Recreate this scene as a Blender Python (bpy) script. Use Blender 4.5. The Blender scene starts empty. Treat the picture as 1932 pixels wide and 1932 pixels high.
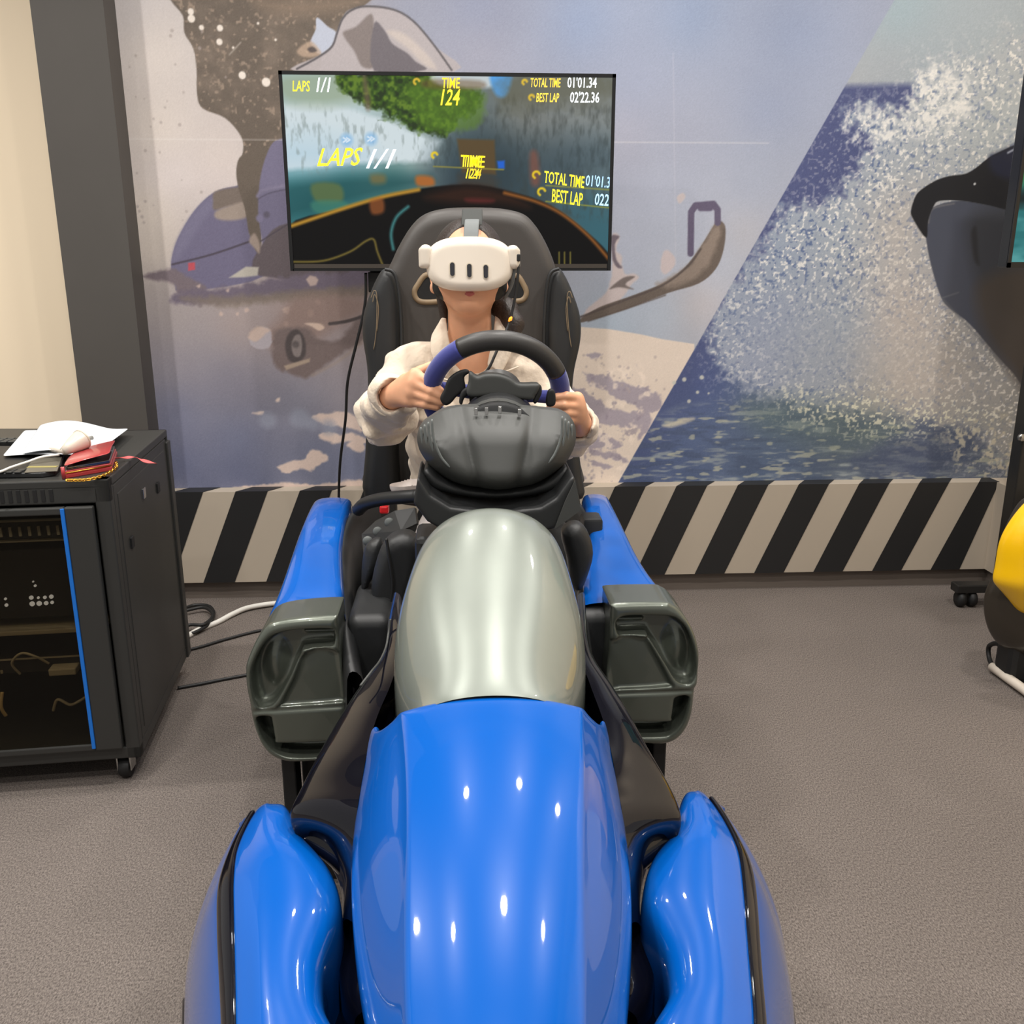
import bpy, bmesh, math, random
import numpy as np
from mathutils import Vector, Matrix
random.seed(7); RNG = np.random.default_rng(11)
S = bpy.context.scene
COL = S.collection
# ---------------------------------------------------------------- camera
F = 1750.0; CAMH = 1.2
PITCH = math.atan((966 - 481) / F); YAW = math.radians(3.04)
FWD = np.array([math.sin(YAW)*math.cos(PITCH), math.cos(YAW)*math.cos(PITCH), -math.sin(PITCH)])
RGT = np.array([math.cos(YAW), -math.sin(YAW), 0.0]); UPV = np.cross(RGT, FWD)
CPOS = np.array([0, 0, CAMH])
cam_d = bpy.data.cameras.new('camera'); cam_d.sensor_width = 36; cam_d.sensor_fit = 'HORIZONTAL'
cam_d.lens = 36 * F / 1932; cam_d.clip_start = 0.02
cam = bpy.data.objects.new('camera', cam_d); COL.objects.link(cam)
cam.location = CPOS
cam.matrix_world = Matrix(((RGT[0], UPV[0], -FWD[0], 0), (RGT[1], UPV[1], -FWD[1], 0), (RGT[2], UPV[2], -FWD[2], CAMH), (0, 0, 0, 1)))
S.camera = cam
# ---------------------------------------------------------------- world, view, lights
S.view_settings.view_transform = 'Standard'; S.view_settings.look = 'None'
S.view_settings.gamma = 1.0; S.view_settings.use_curve_mapping = False
S.view_settings.exposure = 0.08
W = bpy.data.worlds.new('hall'); S.world = W; W.use_nodes = True
W.node_tree.nodes['Background'].inputs[0].default_value = (1.0, 0.96, 0.91, 1)
W.node_tree.nodes['Background'].inputs[1].default_value = 0.42
CEIL = 2.95
# ceiling downlights: position, power, diameter
DOWNLIGHTS = [(-0.9, 0.2, 12), (0.1, 0.25, 11), (1.1, 0.2, 12), (-0.9, 1.5, 16), (0.25, 1.55, 15), (1.3, 1.5, 16),
              (-0.45, 2.55, 10), (0.55, 2.6, 10), (1.6, 2.55, 10), (0.45, -0.9, 12), (-0.6, -0.9, 12), (-2.0, 1.9, 30), (-2.0, 0.6, 14)]  # the strong left lamp is added as a washer to brighten the cream wall
LINEAR = []
for (x, y, pw) in DOWNLIGHTS:
    ld = bpy.data.lights.new('downlight_glow', 'AREA'); ld.shape = 'DISK'; ld.size = 0.11; ld.energy = pw
    ld.color = (1.0, 0.96, 0.91); ld.spread = math.radians(150)
    lo = bpy.data.objects.new('downlight_glow', ld); COL.objects.link(lo); lo.location = (x, y, CEIL - 0.035)

for (x, y, pw) in LINEAR:
    ld = bpy.data.lights.new('tube_glow', 'AREA'); ld.shape = 'RECTANGLE'; ld.size = 0.05; ld.size_y = 1.1; ld.energy = pw; ld.color = (1.0, 0.97, 0.93)
    lo = bpy.data.objects.new('tube_glow', ld); COL.objects.link(lo); lo.location = (x, y, CEIL-0.065)

# ---------------------------------------------------------------- measuring helpers (photo pixel + one known coordinate -> point in the room)
def ray(px, py): return FWD + RGT*((px-966)/F) + UPV*((966-py)/F)
def at(px, py, Y):
    d = ray(px, py); return CPOS + d*(Y/d[1])
def atz(px, py, z):
    d = ray(px, py); return CPOS + d*((z-CAMH)/d[2])
def rowof(X, Y, z):
    d = np.array([X, Y, z]) - CPOS; return 966 - F*(d@UPV)/(d@FWD)
def trace(pts):
    a = np.array(sorted(pts)); return lambda r: float(np.interp(r, a[:, 0], a[:, 1]))
def xat(tr, Y, z, X0=0.03):
    """world X of a traced edge at depth Y, height z"""
    X = X0
    for _ in range(4):
        r = rowof(X, Y, z); X = at(tr(r), r, Y)[0]
    return X
def catmull(pts, n=8, closed=False):
    P = [np.array(p, float) for p in pts]; m = len(P); out = []
    rng = range(m if closed else m-1)
    for i in rng:
        if closed: p0, p1, p2, p3 = P[i-1], P[i], P[(i+1) % m], P[(i+2) % m]
        else: p0, p1, p2, p3 = P[max(i-1, 0)], P[i], P[i+1], P[min(i+2, m-1)]
        for k in range(n):
            t = k/n
            out.append(0.5*((2*p1)+(-p0+p2)*t+(2*p0-5*p1+4*p2-p3)*t*t+(-p0+3*p1-3*p2+p3)*t**3))
    if not closed: out.append(P[-1])
    return np.array(out)

# ---------------------------------------------------------------- materials
def s2l(c):
    c = np.asarray(c, float)/255.0
    return np.where(c <= 0.04045, c/12.92, ((c+0.055)/1.055)**2.4)
def mat(name, rgb, rough=0.5, metal=0.0, coat=0.0, spec=0.5, noise=None, bump=None, sheen=0, trans=0, alpha=1, emit=None, sss=0):
    m = bpy.data.materials.new(name); m.use_nodes = True
    nt = m.node_tree; b = nt.nodes['Principled BSDF']
    col = tuple(s2l(rgb)) + (1,)
    b.inputs['Base Color'].default_value = col
    b.inputs['Roughness'].default_value = rough; b.inputs['Metallic'].default_value = metal
    b.inputs['Coat Weight'].default_value = coat; b.inputs['Coat Roughness'].default_value = 0.03
    b.inputs['Specular IOR Level'].default_value = spec
    b.inputs['Sheen Weight'].default_value = sheen
    b.inputs['Transmission Weight'].default_value = trans; b.inputs['Alpha'].default_value = alpha
    if sss:
        b.inputs['Subsurface Weight'].default_value = sss; b.inputs['Subsurface Radius'].default_value = (0.012, 0.005, 0.003)
    if emit:
        b.inputs['Emission Color'].default_value = tuple(s2l(emit[0])) + (1,); b.inputs['Emission Strength'].default_value = emit[1]
    tc = nt.nodes.new('ShaderNodeTexCoord')
    if noise:   # (scale, amount, [detail])
        n = nt.nodes.new('ShaderNodeTexNoise'); n.inputs['Scale'].default_value = noise[0]; n.inputs['Detail'].default_value = 4
        nt.links.new(tc.outputs['Object'], n.inputs['Vector'])
        r = nt.nodes.new('ShaderNodeValToRGB'); a = noise[1]
        r.color_ramp.elements[0].position = 0.3; r.color_ramp.elements[1].position = 0.7
        r.color_ramp.elements[0].color = tuple(c*(1-a) for c in col[:3]) + (1,)
        r.color_ramp.elements[1].color = tuple(min(c*(1+a), 1) for c in col[:3]) + (1,)
        nt.links.new(n.outputs['Fac'], r.inputs['Fac']); nt.links.new(r.outputs['Color'], b.inputs['Base Color'])
    if bump:    # (scale, strength, distance)
        n = nt.nodes.new('ShaderNodeTexNoise'); n.inputs['Scale'].default_value = bump[0]; n.inputs['Detail'].default_value = 3
        nt.links.new(tc.outputs['Object'], n.inputs['Vector'])
        bp = nt.nodes.new('ShaderNodeBump'); bp.inputs['Strength'].default_value = bump[1]; bp.inputs['Distance'].default_value = bump[2]
        nt.links.new(n.outputs['Fac'], bp.inputs['Height']); nt.links.new(bp.outputs['Normal'], b.inputs['Normal'])
    return m
def print_mat(name, emission=0.0, rough=0.55):
    """flat print: colours come from the colour attribute of the printed sheet"""
    m = bpy.data.materials.new(name); m.use_nodes = True; nt = m.node_tree; b = nt.nodes['Principled BSDF']
    a = nt.nodes.new('ShaderNodeVertexColor'); a.layer_name = 'print'
    if emission:
        b.inputs['Base Color'].default_value = (0.004, 0.004, 0.004, 1); b.inputs['Roughness'].default_value = 0.3; b.inputs['Specular IOR Level'].default_value = 0.15
        nt.links.new(a.outputs['Color'], b.inputs['Emission Color']); b.inputs['Emission Strength'].default_value = emission
    else:
        nt.links.new(a.outputs['Color'], b.inputs['Base Color']); b.inputs['Roughness'].default_value = rough
    return m
M = {}
M['blue'] = mat('blue_gelcoat', (0, 84, 172), 0.3, coat=1.0, spec=0.15)
M['blackgloss'] = mat('black_gelcoat', (9, 9, 17), 0.25, coat=0.8, spec=0.05)
M['silver'] = mat('silver_paint', (128, 134, 126), 0.36, metal=0.3, coat=1.0, noise=(9, 0.05))
M['podgrey'] = mat('graphite_paint', (94, 99, 90), 0.32, metal=0.5, coat=0.5)
M['podgrey2'] = mat('graphite_seam', (120, 118, 104), 0.3, metal=0.6, coat=0.5)
M['leather'] = mat('dark_leather', (66, 62, 59), 0.5, bump=(420, 0.12, 0.001))
M['leatherblk'] = mat('black_leather', (34, 35, 36), 0.5, bump=(420, 0.12, 0.001))
M['stitch'] = mat('grey_stitch', (120, 104, 82), 0.7)
M['tan'] = mat('tan_trim', (138, 118, 92), 0.5)
M['plastic'] = mat('grey_black_plastic', (62, 63, 61), 0.52, bump=(900, 0.08, 0.0006))
M['plasticdk'] = mat('black_plastic', (30, 31, 32), 0.48, bump=(900, 0.08, 0.0006))
M['fin'] = mat('fin_plastic', (104, 108, 106), 0.45)
M['rubber'] = mat('black_rubber', (18, 18, 19), 0.6)
M['suede'] = mat('blue_suede', (46, 52, 128), 0.85, sheen=0.4, bump=(700, 0.3, 0.001))
M['rimblk'] = mat('rim_leather', (50, 48, 46), 0.42, bump=(500, 0.15, 0.001))
M['steel'] = mat('steel', (190, 190, 188), 0.25, metal=1.0)
M['gold'] = mat('gold_metal', (222, 170, 70), 0.28, metal=1.0)
M['rack'] = mat('rack_black', (47, 47, 45), 0.45, bump=(600, 0.06, 0.0005))
M['rackin'] = mat('rack_inside', (34, 32, 28), 0.7)
M['rackgrey'] = mat('equipment_grey', (170, 160, 136), 0.6)
M['bluestrip'] = mat('blue_strip', (18, 110, 205), 0.4)
M['paper'] = mat('white_paper', (208, 212, 216), 0.7)
M['whiteplastic'] = mat('white_plastic', (222, 211, 196), 0.34, coat=0.3)
M['milky'] = mat('milky_plastic', (206, 196, 182), 0.3, coat=0.3, sss=0.3)
M['cablewhite'] = mat('white_cable', (225, 222, 215), 0.45)
M['cableblk'] = mat('black_cable', (26, 26, 27), 0.5)
M['red'] = mat('red_leather', (168, 48, 52), 0.3, coat=0.6)
M['redcloth'] = mat('red_ribbon', (208, 88, 88), 0.6)
M['skin'] = mat('skin', (224, 166, 130), 0.5, noise=(28, 0.05), sss=0.12)
M['lip'] = mat('lip', (186, 96, 92), 0.45)
M['hair'] = mat('hair', (44, 33, 27), 0.5, bump=(220, 0.5, 0.003))
M['jacket'] = mat('cream_cotton', (214, 198, 178), 0.85, sheen=0.2, bump=(34, 0.55, 0.010))
M['tee'] = mat('white_tee', (214, 204, 194), 0.85)
M['trousers'] = mat('pale_trousers', (214, 205, 200), 0.85, noise=(30, 0.12))
M['strapgrey'] = mat('grey_strap', (112, 116, 116), 0.7)
M['strapdk'] = mat('charcoal_strap', (56, 58, 56), 0.8)
M['amber'] = mat('amber_led', (255, 150, 40), 0.4, emit=((255, 150, 40), 1.2))
M['lens'] = mat('dark_lens', (34, 34, 40), 0.08, coat=1.0)
M['lensring'] = mat('lens_ring', (196, 184, 164), 0.35)
M['yellow'] = mat('yellow_gelcoat', (250, 196, 10), 0.35, coat=0.6)
M['brownblk'] = mat('dark_brown_gelcoat', (48, 42, 34), 0.4, coat=0.3)
M['plinth'] = mat('plinth_beige', (178, 166, 150), 0.55)
M['plinthblk'] = mat('plinth_black', (30, 30, 31), 0.5)
M['pillar'] = mat('pillar_grey', (76, 72, 68), 0.6, noise=(3, 0.05))
M['cream'] = mat('cream_wall', (240, 222, 194), 0.7)
M['base'] = mat('skirting', (104, 95, 88), 0.55)
M['ceil'] = mat('ceiling_paint', (58, 59, 60), 0.8)
M['white'] = mat('white_metal', (235, 235, 232), 0.5)
M['glow'] = mat('lamp_diffuser', (255, 244, 226), 0.5, emit=((255, 244, 226), 6.0))
M['tvblack'] = mat('tv_bezel', (16, 16, 17), 0.3)
M['tvedge'] = mat('tv_chin', (62, 56, 50), 0.35)
M['post'] = mat('stand_paint', (30, 29, 28), 0.45)
M['redlight'] = mat('red_lens', (216, 40, 44), 0.3, coat=0.5)
def rack_glass():
    m = bpy.data.materials.new('smoked_glass'); m.use_nodes = True; nt = m.node_tree
    b = nt.nodes['Principled BSDF']; b.inputs['Base Color'].default_value = (0.012, 0.011, 0.009, 1); b.inputs['Roughness'].default_value = 0.05
    t = nt.nodes.new('ShaderNodeBsdfTransparent'); t.inputs[0].default_value = (0.78, 0.74, 0.66, 1)
    mx = nt.nodes.new('ShaderNodeMixShader'); mx.inputs[0].default_value = 0.2
    nt.links.new(t.outputs[0], mx.inputs[1]); nt.links.new(b.outputs[0], mx.inputs[2])
    nt.links.new(mx.outputs[0], nt.nodes['Material Output'].inputs[0]); return m
M['smoke'] = rack_glass()
def carpet_mat():
    m = bpy.data.materials.new('carpet'); m.use_nodes = True; nt = m.node_tree; b = nt.nodes['Principled BSDF']; b.inputs['Roughness'].default_value = 0.95
    b.inputs['Specular IOR Level'].default_value = 0.1
    tc = nt.nodes.new('ShaderNodeTexCoord')
    n1 = nt.nodes.new('ShaderNodeTexNoise'); n1.inputs['Scale'].default_value = 330; n1.inputs['Detail'].default_value = 4; n1.inputs['Roughness'].default_value = 0.85
    mp = nt.nodes.new('ShaderNodeMapping'); mp.inputs['Scale'].default_value = (1, 0.55, 1)
    nt.links.new(tc.outputs['Object'], mp.inputs['Vector']); nt.links.new(mp.outputs[0], n1.inputs['Vector'])
    r = nt.nodes.new('ShaderNodeValToRGB'); e = r.color_ramp.elements
    e[0].position = 0.36; e[0].color = tuple(s2l((72, 66, 63))) + (1,); e[1].position = 0.66; e[1].color = tuple(s2l((146, 136, 129))) + (1,)
    nt.links.new(n1.outputs['Fac'], r.inputs['Fac'])
    n2 = nt.nodes.new('ShaderNodeTexNoise'); n2.inputs['Scale'].default_value = 2.2
    nt.links.new(tc.outputs['Object'], n2.inputs['Vector'])
    mx = nt.nodes.new('ShaderNodeMix'); mx.data_type = 'RGBA'; mx.blend_type = 'MULTIPLY'; mx.inputs[0].default_value = 0.18
    nt.links.new(r.outputs[0], mx.inputs[6]); nt.links.new(n2.outputs['Fac'], mx.inputs[7]); nt.links.new(mx.outputs[2], b.inputs['Base Color'])
    bp = nt.nodes.new('ShaderNodeBump'); bp.inputs['Strength'].default_value = 0.35; bp.inputs['Distance'].default_value = 0.003
    nt.links.new(n1.outputs['Fac'], bp.inputs['Height']); nt.links.new(bp.outputs[0], b.inputs['Normal']); return m
M['carpet'] = carpet_mat()

# ---------------------------------------------------------------- mesh helpers
def tag(o, label=None, cat=None, group=None, kind=None):
    if label: o['label'] = label
    if cat: o['category'] = cat
    if group: o['group'] = group
    if kind: o['kind'] = kind
    return o
def thing(name, label, cat, base=(0, 0, 0), group=None):
    """Empty at the base of a thing; its parts are modelled in room coordinates and shifted under it"""
    o = bpy.data.objects.new(name, None); COL.objects.link(o); o.location = base; o.empty_display_size = 0.1
    BASES[o.name] = base
    return tag(o, label, cat, group)
BASES = {}
def base_of(p):
    while p is not None:
        if p.name in BASES: return BASES[p.name]
        p = p.parent
    return None
def mesh(name, V, Fc, m, parent=None, smooth=True, sub=0, sharp=None, sol=0.0):
    me = bpy.data.meshes.new(name)
    V = np.asarray(V, float)
    b = base_of(parent)
    if b is not None: V = V - np.array(b)
    me.from_pydata([tuple(v) for v in V], [], [tuple(int(i) for i in f) for f in Fc])
    me.validate(); me.update()
    if smooth: me.polygons.foreach_set('use_smooth', [True]*len(me.polygons))
    o = bpy.data.objects.new(name, me); COL.objects.link(o)
    if m is not None: me.materials.append(M[m] if isinstance(m, str) else m)
    if parent is not None: o.parent = parent
    if sol:
        md = o.modifiers.new('thick', 'SOLIDIFY'); md.thickness = sol; md.offset = -1
    if sub:
        md = o.modifiers.new('sub', 'SUBSURF'); md.levels = sub; md.render_levels = sub
    if sharp:
        try: me.set_sharp_from_angle(angle=math.radians(sharp))
        except Exception: pass
    return o
def bigmesh(name, V, Q, m, parent=None, colors=None, smooth=True):
    """fast mesh from numpy arrays, quads"""
    V = np.asarray(V, np.float32)
    b = base_of(parent)
    if b is not None: V = V - np.array(b, np.float32)
    Q = np.asarray(Q, np.int32); me = bpy.data.meshes.new(name); n = Q.shape[1]
    me.vertices.add(len(V)); me.vertices.foreach_set('co', V.ravel())
    me.loops.add(Q.size); me.loops.foreach_set('vertex_index', Q.ravel())
    me.polygons.add(len(Q)); me.polygons.foreach_set('loop_start', np.arange(0, Q.size, n, dtype=np.int32))
    try: me.polygons.foreach_set('loop_total', np.full(len(Q), n, np.int32))
    except Exception: pass
    me.polygons.foreach_set('use_smooth', np.full(len(Q), smooth, dtype=bool))
    me.update(calc_edges=True)
    if colors is not None:
        ca = me.color_attributes.new('print', 'FLOAT_COLOR', 'POINT')
        c4 = np.ones((len(V), 4), np.float32); c4[:, :3] = colors
        ca.data.foreach_set('color', c4.ravel())
    me.validate()
    o = bpy.data.objects.new(name, me); COL.objects.link(o)
    if m is not None: me.materials.append(M[m] if isinstance(m, str) else m)
    if parent is not None: o.parent = parent
    return o
class MB:
    def __init__(s): s.V = []; s.F = []
    def add(s, V, Fc):
        k = len(s.V); s.V += [tuple(v) for v in V]; s.F += [tuple(i+k for i in f) for f in Fc]; return s
    def box(s, lo, hi):
        x0, y0, z0 = lo; x1, y1, z1 = hi
        return s.add([(x0,y0,z0),(x1,y0,z0),(x1,y1,z0),(x0,y1,z0),(x0,y0,z1),(x1,y0,z1),(x1,y1,z1),(x0,y1,z1)],
                     [(0,3,2,1),(4,5,6,7),(0,1,5,4),(1,2,6,5),(2,3,7,6),(3,0,4,7)])
    def bbox(s, lo, hi, b=0.004):
        """box with chamfered edges"""
        lo = np.array(lo, float); hi = np.array(hi, float); b = min(b, *(0.45*(hi-lo)))
        bm = bmesh.new(); bmesh.ops.create_cube(bm, size=1.0)
        for v in bm.verts: v.co = Vector((lo+hi)/2 + np.array(v.co)*(hi-lo))
        bmesh.ops.bevel(bm, geom=bm.edges[:], offset=b, segments=2, profile=0.5, affect='EDGES')
        bm.verts.ensure_lookup_table(); bm.verts.index_update()
        s.add([tuple(v.co) for v in bm.verts], [tuple(v.index for v in f.verts) for f in bm.faces]); bm.free(); return s
    def tube(s, pts, r, n=10, closed=False, cap=True):
        P = np.asarray(pts, float); m = len(P)
        R = np.full(m, r) if np.isscalar(r) else np.asarray(r, float)
        T = np.gradient(P, axis=0)
        if closed: T = np.roll(P, -1, 0) - np.roll(P, 1, 0)
        T /= np.maximum(np.linalg.norm(T, axis=1), 1e-9)[:, None]
        ref = np.array([0, 0, 1.0]) if abs(T[0][2]) < 0.9 else np.array([1.0, 0, 0])
        N = np.cross(T[0], ref); N /= np.linalg.norm(N); V = []
        for i in range(m):
            N = N - T[i]*(N@T[i]); N /= max(np.linalg.norm(N), 1e-9); B = np.cross(T[i], N)
            for k in range(n):
                a = 2*math.pi*k/n; V.append(P[i] + R[i]*(math.cos(a)*N + math.sin(a)*B))
        Fc = []
        for i in range(m if closed else m-1):
            for k in range(n):
                j = (i+1) % m; Fc.append((i*n+k, i*n+(k+1) % n, j*n+(k+1) % n, j*n+k))
        if cap and not closed: Fc.append(tuple(range(n))[::-1]); Fc.append(tuple((m-1)*n+k for k in range(n)))
        return s.add(V, Fc)
    def lathe(s, prof, c, axis='z', n=24):
        """prof: list of (r, h); c: centre; axis"""
        V = []
        for (r, h) in prof:
            for k in range(n):
                a = 2*math.pi*k/n; p = (r*math.cos(a), r*math.sin(a), h)
                if axis == 'y': p = (p[0], p[2], p[1])
                if axis == 'x': p = (p[2], p[0], p[1])
                V.append(np.array(c)+np.array(p))
        m = len(prof); Fc = [(i*n+k, i*n+(k+1) % n, (i+1)*n+(k+1) % n, (i+1)*n+k) for i in range(m-1) for k in range(n)]
        Fc.append(tuple(range(n))[::-1]); Fc.append(tuple((m-1)*n+k for k in range(n)))
        return s.add(V, Fc)
    def prism(s, poly, off):
        """polygon (list of 3D points) extruded by vector off"""
        n = len(poly); P = [np.array(p, float) for p in poly]; o = np.array(off, float)
        return s.add(P + [p+o for p in P], [tuple(range(n))[::-1], tuple(range(n, 2*n))] + [(i, (i+1) % n, n+(i+1) % n, n+i) for i in range(n)])
    def build(s, name, m, parent=None, smooth=False, sub=0, sharp=None, bevel=0.0):
        o = mesh(name, s.V, s.F, m, parent, smooth, sub, sharp)
        if bevel:
            md = o.modifiers.new('bevel', 'BEVEL'); md.width = bevel; md.segments = 3; md.limit_method = 'ANGLE'; md.angle_limit = math.radians(35)
            md.harden_normals = False
        return o
def loft(name, rows, m, parent=None, sub=2, closed_u=False, cap=False, sol=0.0):
    R = [np.asarray(r, float) for r in rows]; n = len(R[0]); V = np.concatenate(R); Fc = []
    for i in range(len(R)-1):
        for k in range(n if closed_u else n-1):
            k2 = (k+1) % n; Fc.append((i*n+k, i*n+k2, (i+1)*n+k2, (i+1)*n+k))
    if cap: Fc.append(tuple(range(n))[::-1]); Fc.append(tuple((len(R)-1)*n+k for k in range(n)))
    return mesh(name, V, Fc, m, parent, True, sub, sol=sol)
# ---------------------------------------------------------------- signed-distance modelling
class Vol:
    def __init__(s, lo, hi, h):
        s.lo = np.array(lo, float); s.h = h; s.n = np.ceil((np.array(hi)-s.lo)/h).astype(int)+1
        s.D = np.full(tuple(s.n), 0.5, np.float32)
        s.ax = [s.lo[i]+h*np.arange(s.n[i]) for i in range(3)]
    def win(s, lo, hi):
        a = np.clip(np.floor((np.array(lo)-s.lo)/s.h).astype(int), 0, s.n-1); b = np.clip(np.ceil((np.array(hi)-s.lo)/s.h).astype(int)+1, 1, s.n)
        sl = tuple(slice(a[i], b[i]) for i in range(3))
        return sl, s.ax[0][sl[0]][:, None, None], s.ax[1][sl[1]][None, :, None], s.ax[2][sl[2]][None, None, :]
    def put(s, fn, lo, hi, k=0.0, op='add'):
        pad = 4*s.h+1.5*k
        sl, X, Y, Z = s.win(np.array(lo)-pad, np.array(hi)+pad)
        if 0 in s.D[sl].shape: return s
        d = fn(X, Y, Z).astype(np.float32); a = s.D[sl]
        if op == 'sub': d = -d; a, d = -a, -d
        if k > 0:
            hh = np.maximum(k-np.abs(a-d), 0)/k; r = np.minimum(a, d)-hh*hh*k*0.25
        else: r = np.minimum(a, d)
        s.D[sl] = -r if op == 'sub' else r
        return s
    def cone(s, a, b, ra, rb, k=0.0, op='add'):
        a = np.array(a, float); b = np.array(b, float); ab = b-a; L = max(ab@ab, 1e-12); R = max(ra, rb)
        def fn(X, Y, Z):
            t = np.clip(((X-a[0])*ab[0]+(Y-a[1])*ab[1]+(Z-a[2])*ab[2])/L, 0, 1)
            return np.sqrt((X-a[0]-t*ab[0])**2+(Y-a[1]-t*ab[1])**2+(Z-a[2]-t*ab[2])**2)-(ra+t*(rb-ra))
        return s.put(fn, np.minimum(a, b)-R, np.maximum(a, b)+R, k, op)
    def chain(s, pts, rads, k=0.0):
        for i in range(len(pts)-1): s.cone(pts[i], pts[i+1], rads[i], rads[i+1], k)
        return s
    def ell(s, c, r, k=0.0, op='add', rot=None):
        c = np.array(c, float); r = np.array(r, float); m = r.min(); Rm = np.eye(3) if rot is None else np.array(rot)
        def fn(X, Y, Z):
            dx, dy, dz = X-c[0], Y-c[1], Z-c[2]
            u = [Rm[i][0]*dx+Rm[i][1]*dy+Rm[i][2]*dz for i in range(3)]
            k0 = np.sqrt((u[0]/r[0])**2+(u[1]/r[1])**2+(u[2]/r[2])**2); k1 = np.sqrt((u[0]/r[0]**2)**2+(u[1]/r[1]**2)**2+(u[2]/r[2]**2)**2)
            return k0*(k0-1)/np.maximum(k1, 1e-6)
        R = r.max(); return s.put(fn, c-R, c+R, k, op)
    def rbox(s, c, hs, rad, k=0.0, op='add', rot=None):
        c = np.array(c, float); hs = np.array(hs, float); Rm = np.eye(3) if rot is None else np.array(rot)
        def fn(X, Y, Z):
            dx, dy, dz = X-c[0], Y-c[1], Z-c[2]
            q = [np.abs(Rm[i][0]*dx+Rm[i][1]*dy+Rm[i][2]*dz)-(hs[i]-rad) for i in range(3)]
            return np.sqrt(sum(np.maximum(t, 0)**2 for t in q))+np.minimum(np.maximum(np.maximum(q[0], q[1]), q[2]), 0)-rad
        R = np.linalg.norm(hs); return s.put(fn, c-R, c+R, k, op)
    def extr(s, poly, y0, y1, rad, k=0.0, op='add'):
        """polygon in XZ extruded along Y from y0 to y1, edges rounded by rad"""
        P = np.array(poly, float)
        def fn(X, Y, Z):
            d2 = poly_sdf(P, X[:, :, 0:1][:, 0, :], Z[:, 0, :][0:1, :])[:, None, :]+rad
            q = np.abs(Y-(y0+y1)/2)-((y1-y0)/2-rad)
            return np.sqrt(np.maximum(d2, 0)**2+np.maximum(q, 0)**2)+np.minimum(np.maximum(d2, q), 0)-rad
        return s.put(fn, (P[:, 0].min(), y0, P[:, 1].min()), (P[:, 0].max(), y1, P[:, 1].max()), k, op)
    def mesh(s, name, m, parent=None, warp=None):
        V, Q = nets(s.D); V = s.lo+V*s.h
        if warp: V = warp(V)
        return bigmesh(name, V, Q, m, parent)
def poly_sdf(P, X, Z):
    """signed distance to polygon; X (n,1), Z (1,m)"""
    n = len(P); d = np.full(np.broadcast(X, Z).shape, 1e9); sgn = np.zeros_like(d, bool)
    for i in range(n):
        a = P[i]; b = P[(i+1) % n]; e = b-a; L = e@e
        if L < 1e-14: continue
        t = np.clip(((X-a[0])*e[0]+(Z-a[1])*e[1])/L, 0, 1)
        d = np.minimum(d, (X-a[0]-t*e[0])**2+(Z-a[1]-t*e[1])**2)
        if abs(e[1]) > 1e-12:
            c = ((a[1] > Z) != (b[1] > Z)) & (X < e[0]*(Z-a[1])/e[1]+a[0]); sgn ^= c
    d = np.sqrt(d); return np.where(sgn, -d, d)
def nets(D):
    ins = D < 0; nx, ny, nz = D.shape
    cnt = np.zeros((nx-1, ny-1, nz-1), np.int8)
    offs = [(i, j, k) for i in (0, 1) for j in (0, 1) for k in (0, 1)]
    for (i, j, k) in offs: cnt += ins[i:nx-1+i, j:ny-1+j, k:nz-1+k]
    act = (cnt > 0) & (cnt < 8); I = np.argwhere(act); idm = np.full(act.shape, -1, np.int32); idm[act] = np.arange(len(I))
    cv = np.stack([D[I[:, 0]+i, I[:, 1]+j, I[:, 2]+k] for (i, j, k) in offs], 1)
    acc = np.zeros((len(I), 3)); c = np.zeros(len(I)); O = np.array(offs, float)
    for a in range(8):
        for b in range(a+1, 8):
            if np.abs(O[a]-O[b]).sum() != 1: continue
            va, vb = cv[:, a], cv[:, b]; mk = (va < 0) != (vb < 0)
            t = np.where(mk, va/np.where(mk, va-vb, 1), 0)
            acc += np.where(mk[:, None], O[a]+t[:, None]*(O[b]-O[a]), 0); c += mk
    V = I+acc/np.maximum(c, 1)[:, None]; Q = []
    for ax in range(3):
        u, w = (ax+1) % 3, (ax+2) % 3
        s0 = [slice(1, n-1) for n in D.shape]; s1 = [slice(1, n-1) for n in D.shape]
        s0[ax] = slice(0, D.shape[ax]-1); s1[ax] = slice(1, D.shape[ax])
        a = ins[tuple(s0)]; b = ins[tuple(s1)]; e = np.argwhere(a != b)
        if not len(e): continue
        fl = a[tuple(e.T)]; e = e.copy()
        for d in range(3):
            if d != ax: e[:, d] += 1
        def cell(du, dw):
            q = e.copy(); q[:, u] -= du; q[:, w] -= dw; return idm[tuple(q.T)]
        q = np.stack([cell(0, 0), cell(1, 0), cell(1, 1), cell(0, 1)], 1)
        q[~fl] = q[~fl][:, ::-1]; Q.append(q)
    Q = np.concatenate(Q); Q = Q[(Q >= 0).all(1)]
    return V, Q
# ================================================================ ROOM
WALLY = 3.26
def struct(name, mb, m, label, **k): return tag(mb.build(name, m, None, **k), label, None, None, 'structure')
struct('floor', MB().box((-3.2, -2.5, -0.05), (3.6, 3.5, 0)), 'carpet', 'grey-brown flecked carpet floor')
struct('ceiling', MB().box((-3.2, -1.9, CEIL), (3.6, 3.5, CEIL+0.05)), 'ceil', 'pale grey ceiling overhead')
struct('wall_left', MB().box((-3.2, 3.34, 0), (-1.2, 3.44, CEIL)), 'cream', 'cream wall left of the dark pillar')
struct('trim_1', MB().box((-1.276, 3.15, 0), (-1.061, 3.34, CEIL)), 'pillar', 'dark grey square pillar left of the mural')
wb = struct('wall_back', MB().box((-1.10, WALLY, 0), (2.6, WALLY+0.1, CEIL)), 'cream', 'back wall carrying the winter and sea mural')
struct('wall_right', MB().box((2.06, 0.9, 0), (2.16, WALLY, CEIL)), 'cream', 'side wall on the far right edge')

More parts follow.
